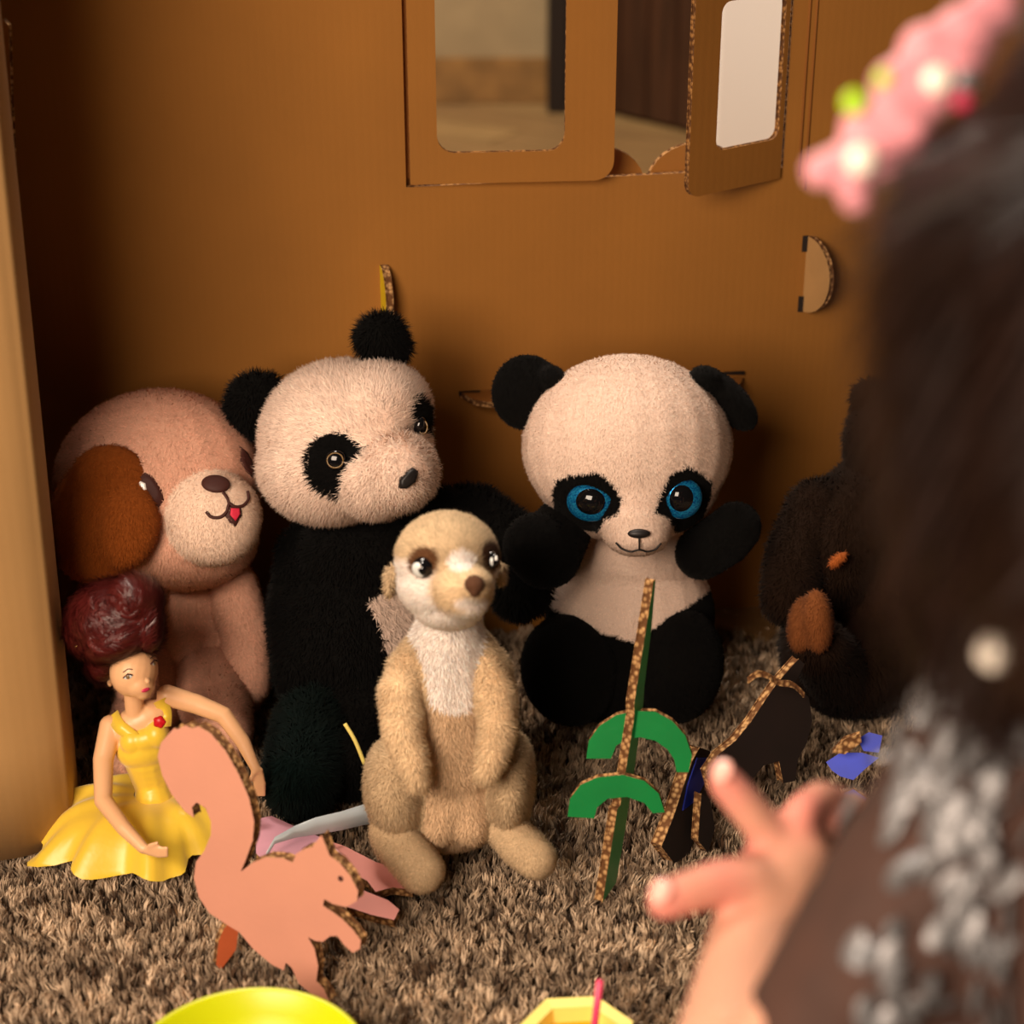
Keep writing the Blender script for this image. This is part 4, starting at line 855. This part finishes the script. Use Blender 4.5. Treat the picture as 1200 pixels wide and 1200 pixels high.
def skincol(P, N):
    c = np.tile(np.array(srgb(204, 152, 126)), (len(P), 1)) * (1 + .05 * noise(P, 90, 51)[:, None])
    for tq in tips_:
        w = np.exp(-(np.linalg.norm(P - tq, axis=1) / .013) ** 2)[:, None] * .75; c = c * (1 - w) + np.array(srgb(226, 128, 122)) * w
    return c
bod = part('body', furry(b.mesh(.0028, 7), skincol, 10, .0005, .0003), ch, 'skin_child'); bb = bvh(bod.data)
for (x, y, d_) in ((774, 1052, .765), (846, 911, .786)):
    c = D(x, y, d_); part('finger_nail', disc(c + Uv * .003, -Fv + Uv * .9 - Rv * .4, .0046, .0055, Uv, .0008), bod, 'nail')
for s_ in (-1, 1):
    ecn = hc_ + np.array([.02 + s_ * .028, .068, .0]); bm_ = Blob(); bm_.ell(ecn, (.010, .008, .007)); e = part('eye', bm_.mesh(.002, 1), bod, 'eye_white')
    bm_ = Blob(); bm_.ell(ecn + np.array([0, .006, 0]), (.0045, .003, .0045)); part('iris', bm_.mesh(.001, 1), e, 'nose_black')
bm_ = Blob(); bm_.ell(hc_ + np.array([.02, .078, -.05]), (.016, .006, .005)); part('mouth', bm_.mesh(.0015, 1), bod, 'lips')
# hair: cap and long fall over the shoulders
b = Blob(); b.ell(hc_ + np.array([.018, -.02, .012]), (.086, .088, .092))
for (x, y, d_, r) in ((1160, 330, .62, .030), (1150, 430, .62, .032), (1146, 540, .63, .03), (1146, 640, .63, .026), (1165, 690, .62, .014)): b.ell(D(x, y, d_), (r, r, r * 1.3))
b.limb([D(1190, 260, .60), D(1172, 350, .61), D(1158, 450, .62), D(1152, 560, .625), D(1156, 660, .63), D(1172, 720, .625), D(1176, 790, .62)], [.04, .038, .034, .03, .024, .020, .010])
b.limb([D(1230, 350, .57), D(1215, 520, .57), D(1235, 620, .56)], [.05, .042, .018]); b.limb([D(1400, 350, .55), D(1420, 600, .54), D(1420, 800, .52)], [.07, .065, .03])
def hcf(P, N): return np.tile(np.array(srgb(30, 17, 12)), (len(P), 1)) * (1 + .35 * noise(P, 60, 41)[:, None])
M['child_hair2'] = attr_mat('dark_hair_strands', .4, 0.0)
part('hair', furry(b.mesh(.005, 6), hcf, 1.2e5, .05, .0016, 6, comb=(0, .1, -1), jitter=.12, clump=.1), ch, 'child_hair2', 'long dark brown hair')
# tulle top
b = Blob(); b.limb([sh + np.array([.0, 0, 0]), np.array([.25, .545, .425]), np.array([.345, .53, .425])], [.043, .062, .043]); b.limb([np.array([.25, .545, .40]), np.array([.25, .53, .28]), np.array([.25, .52, .15])], [.090, .098, .112])
for s_ in (-1, 1): b.limb([np.array([.25 + s_ * .04, .52, .10]), np.array([.25 + s_ * .062, .655, .068])], [.085, .070])
b.limb([sh, (sh * .45 + elb * .55) + np.array([.012, 0, 0]), elb * .95 + sh * .05 + np.array([.012, 0, -.005])], [.043, .044, .036]); b.limb([np.array([.345, .53, .42]), np.array([.38, .55, .31])], [.042, .042])
tm = b.mesh(.004, 4); tp_ = part('tulle_dress', tm, ch, 'tulle', 'brown tulle dress'); tb = bvh(bpy.data.objects[tp_.name].data)
tV = np.empty(len(tm.vertices) * 3, np.float32); tm.vertices.foreach_get('co', tV); tV = tV.reshape(-1, 3); tN = np.empty(len(tm.vertices) * 3, np.float32); tm.vertices.foreach_get('normal', tN); tN = tN.reshape(-1, 3)
qx_ = proj(tV.astype(float) + np.array([.24, .55, 0])); pr_ = np.exp(2.0 * noise(tV * np.array([1, 1, .35]), 130, 77)) * (.03 + np.exp(-((qx_[:, 0] - 1120 + (qx_[:, 1] - 950) * .18) / 85) ** 2)) * (qx_[:, 0] > 985); idx = rng.choice(len(tV), min(1200, int((pr_ > 0).sum())), replace=False, p=pr_ / pr_.sum()); V = []; F_ = []
for i in idx:
    n_ = tN[i] + rng.normal(size=3) * .45; n_ /= np.linalg.norm(n_); c = tV[i] + tN[i] * .0035; a1 = np.cross(n_, [0.3, .2, 1]); a1 /= np.linalg.norm(a1); a2 = np.cross(n_, a1); r = .0042; a1 = np.array([.25, 0, 1.0]) + rng.normal(size=3) * .2; a1 -= n_ * np.dot(a1, n_); a1 = a1 / np.linalg.norm(a1) * 1.9; a2 = np.cross(n_, a1 / 1.9); k0 = len(V)
    for j in range(8): an = j * math.pi / 4; V.append(c + (a1 * math.cos(an) + a2 * math.sin(an)) * r)
    for j in range(8): an = j * math.pi / 4; V.append(c + n_ * .0006 + (a1 * math.cos(an) + a2 * math.sin(an)) * r * .8)
    F_ += [(k0 + j, k0 + (j + 1) % 8, k0 + 8 + (j + 1) % 8, k0 + 8 + j) for j in range(8)] + [(k0 + 8, k0 + 9, k0 + 10, k0 + 11), (k0 + 8, k0 + 11, k0 + 12, k0 + 15), (k0 + 12, k0 + 13, k0 + 14, k0 + 15)]
so = link('sequins', np_mesh('sequins', V, F_), None, ('sequin',)); so.data.transform(Matrix.Identity(4)); so.parent = tp_; so['kind'] = 'stuff'
bm_ = Blob(); pc_ = D(1166, 765, .585); bm_.ell(pc_, (.0066, .0066, .0066)); part('pearl_button', bm_.mesh(.0012, 2), ch, 'pearl', 'round white pearl')
# hair clip
hcp = thing('hair_clip', 'pink glitter bow-shaped hair clip with gems in the child\'s dark hair', 'hair clip', D(1060, 130, .60))
ol = [(1150, -10), (1090, 20), (1045, 58), (1018, 98), (992, 138), (975, 160), (948, 172), (936, 200), (950, 226), (976, 232), (984, 254), (1005, 264), (1026, 250), (1036, 226), (1066, 214), (1092, 182), (1112, 150), (1142, 126), (1168, 108), (1186, 60), (1205, -10)]
b = Blob()
for x, y, r in ((1165, 10, 34), (1130, 45, 42), (1120, 85, 36), (1085, 60, 34), (1080, 110, 40), (1050, 100, 32), (1045, 145, 38), (1010, 150, 26), (1030, 185, 34), (990, 195, 30), (962, 200, 22), (1003, 230, 22), (1065, 165, 30)):
    c = D(x, y, .60); k = mpp(c); b.ell(c, (r * k, .007, r * k))
cl = part('felt_shape', b.mesh(.002, 3), hcp, 'clip_pink')
for x, y, r, m in ((1098, 94, .0050, 'pearl'), (1132, 96, .0045, 'sequin'), (1010, 188, .0055, 'pearl'), (1001, 120, .0042, 'gem_green'), (1035, 92, .003, 'gem_green'), (1128, 118, .0035, 'lips')):
    c = D(x, y, .593); bm_ = Blob(); bm_.ell(c, (r, r * .6, r)); part('gem', bm_.mesh(.0008, 1), hcp, m)
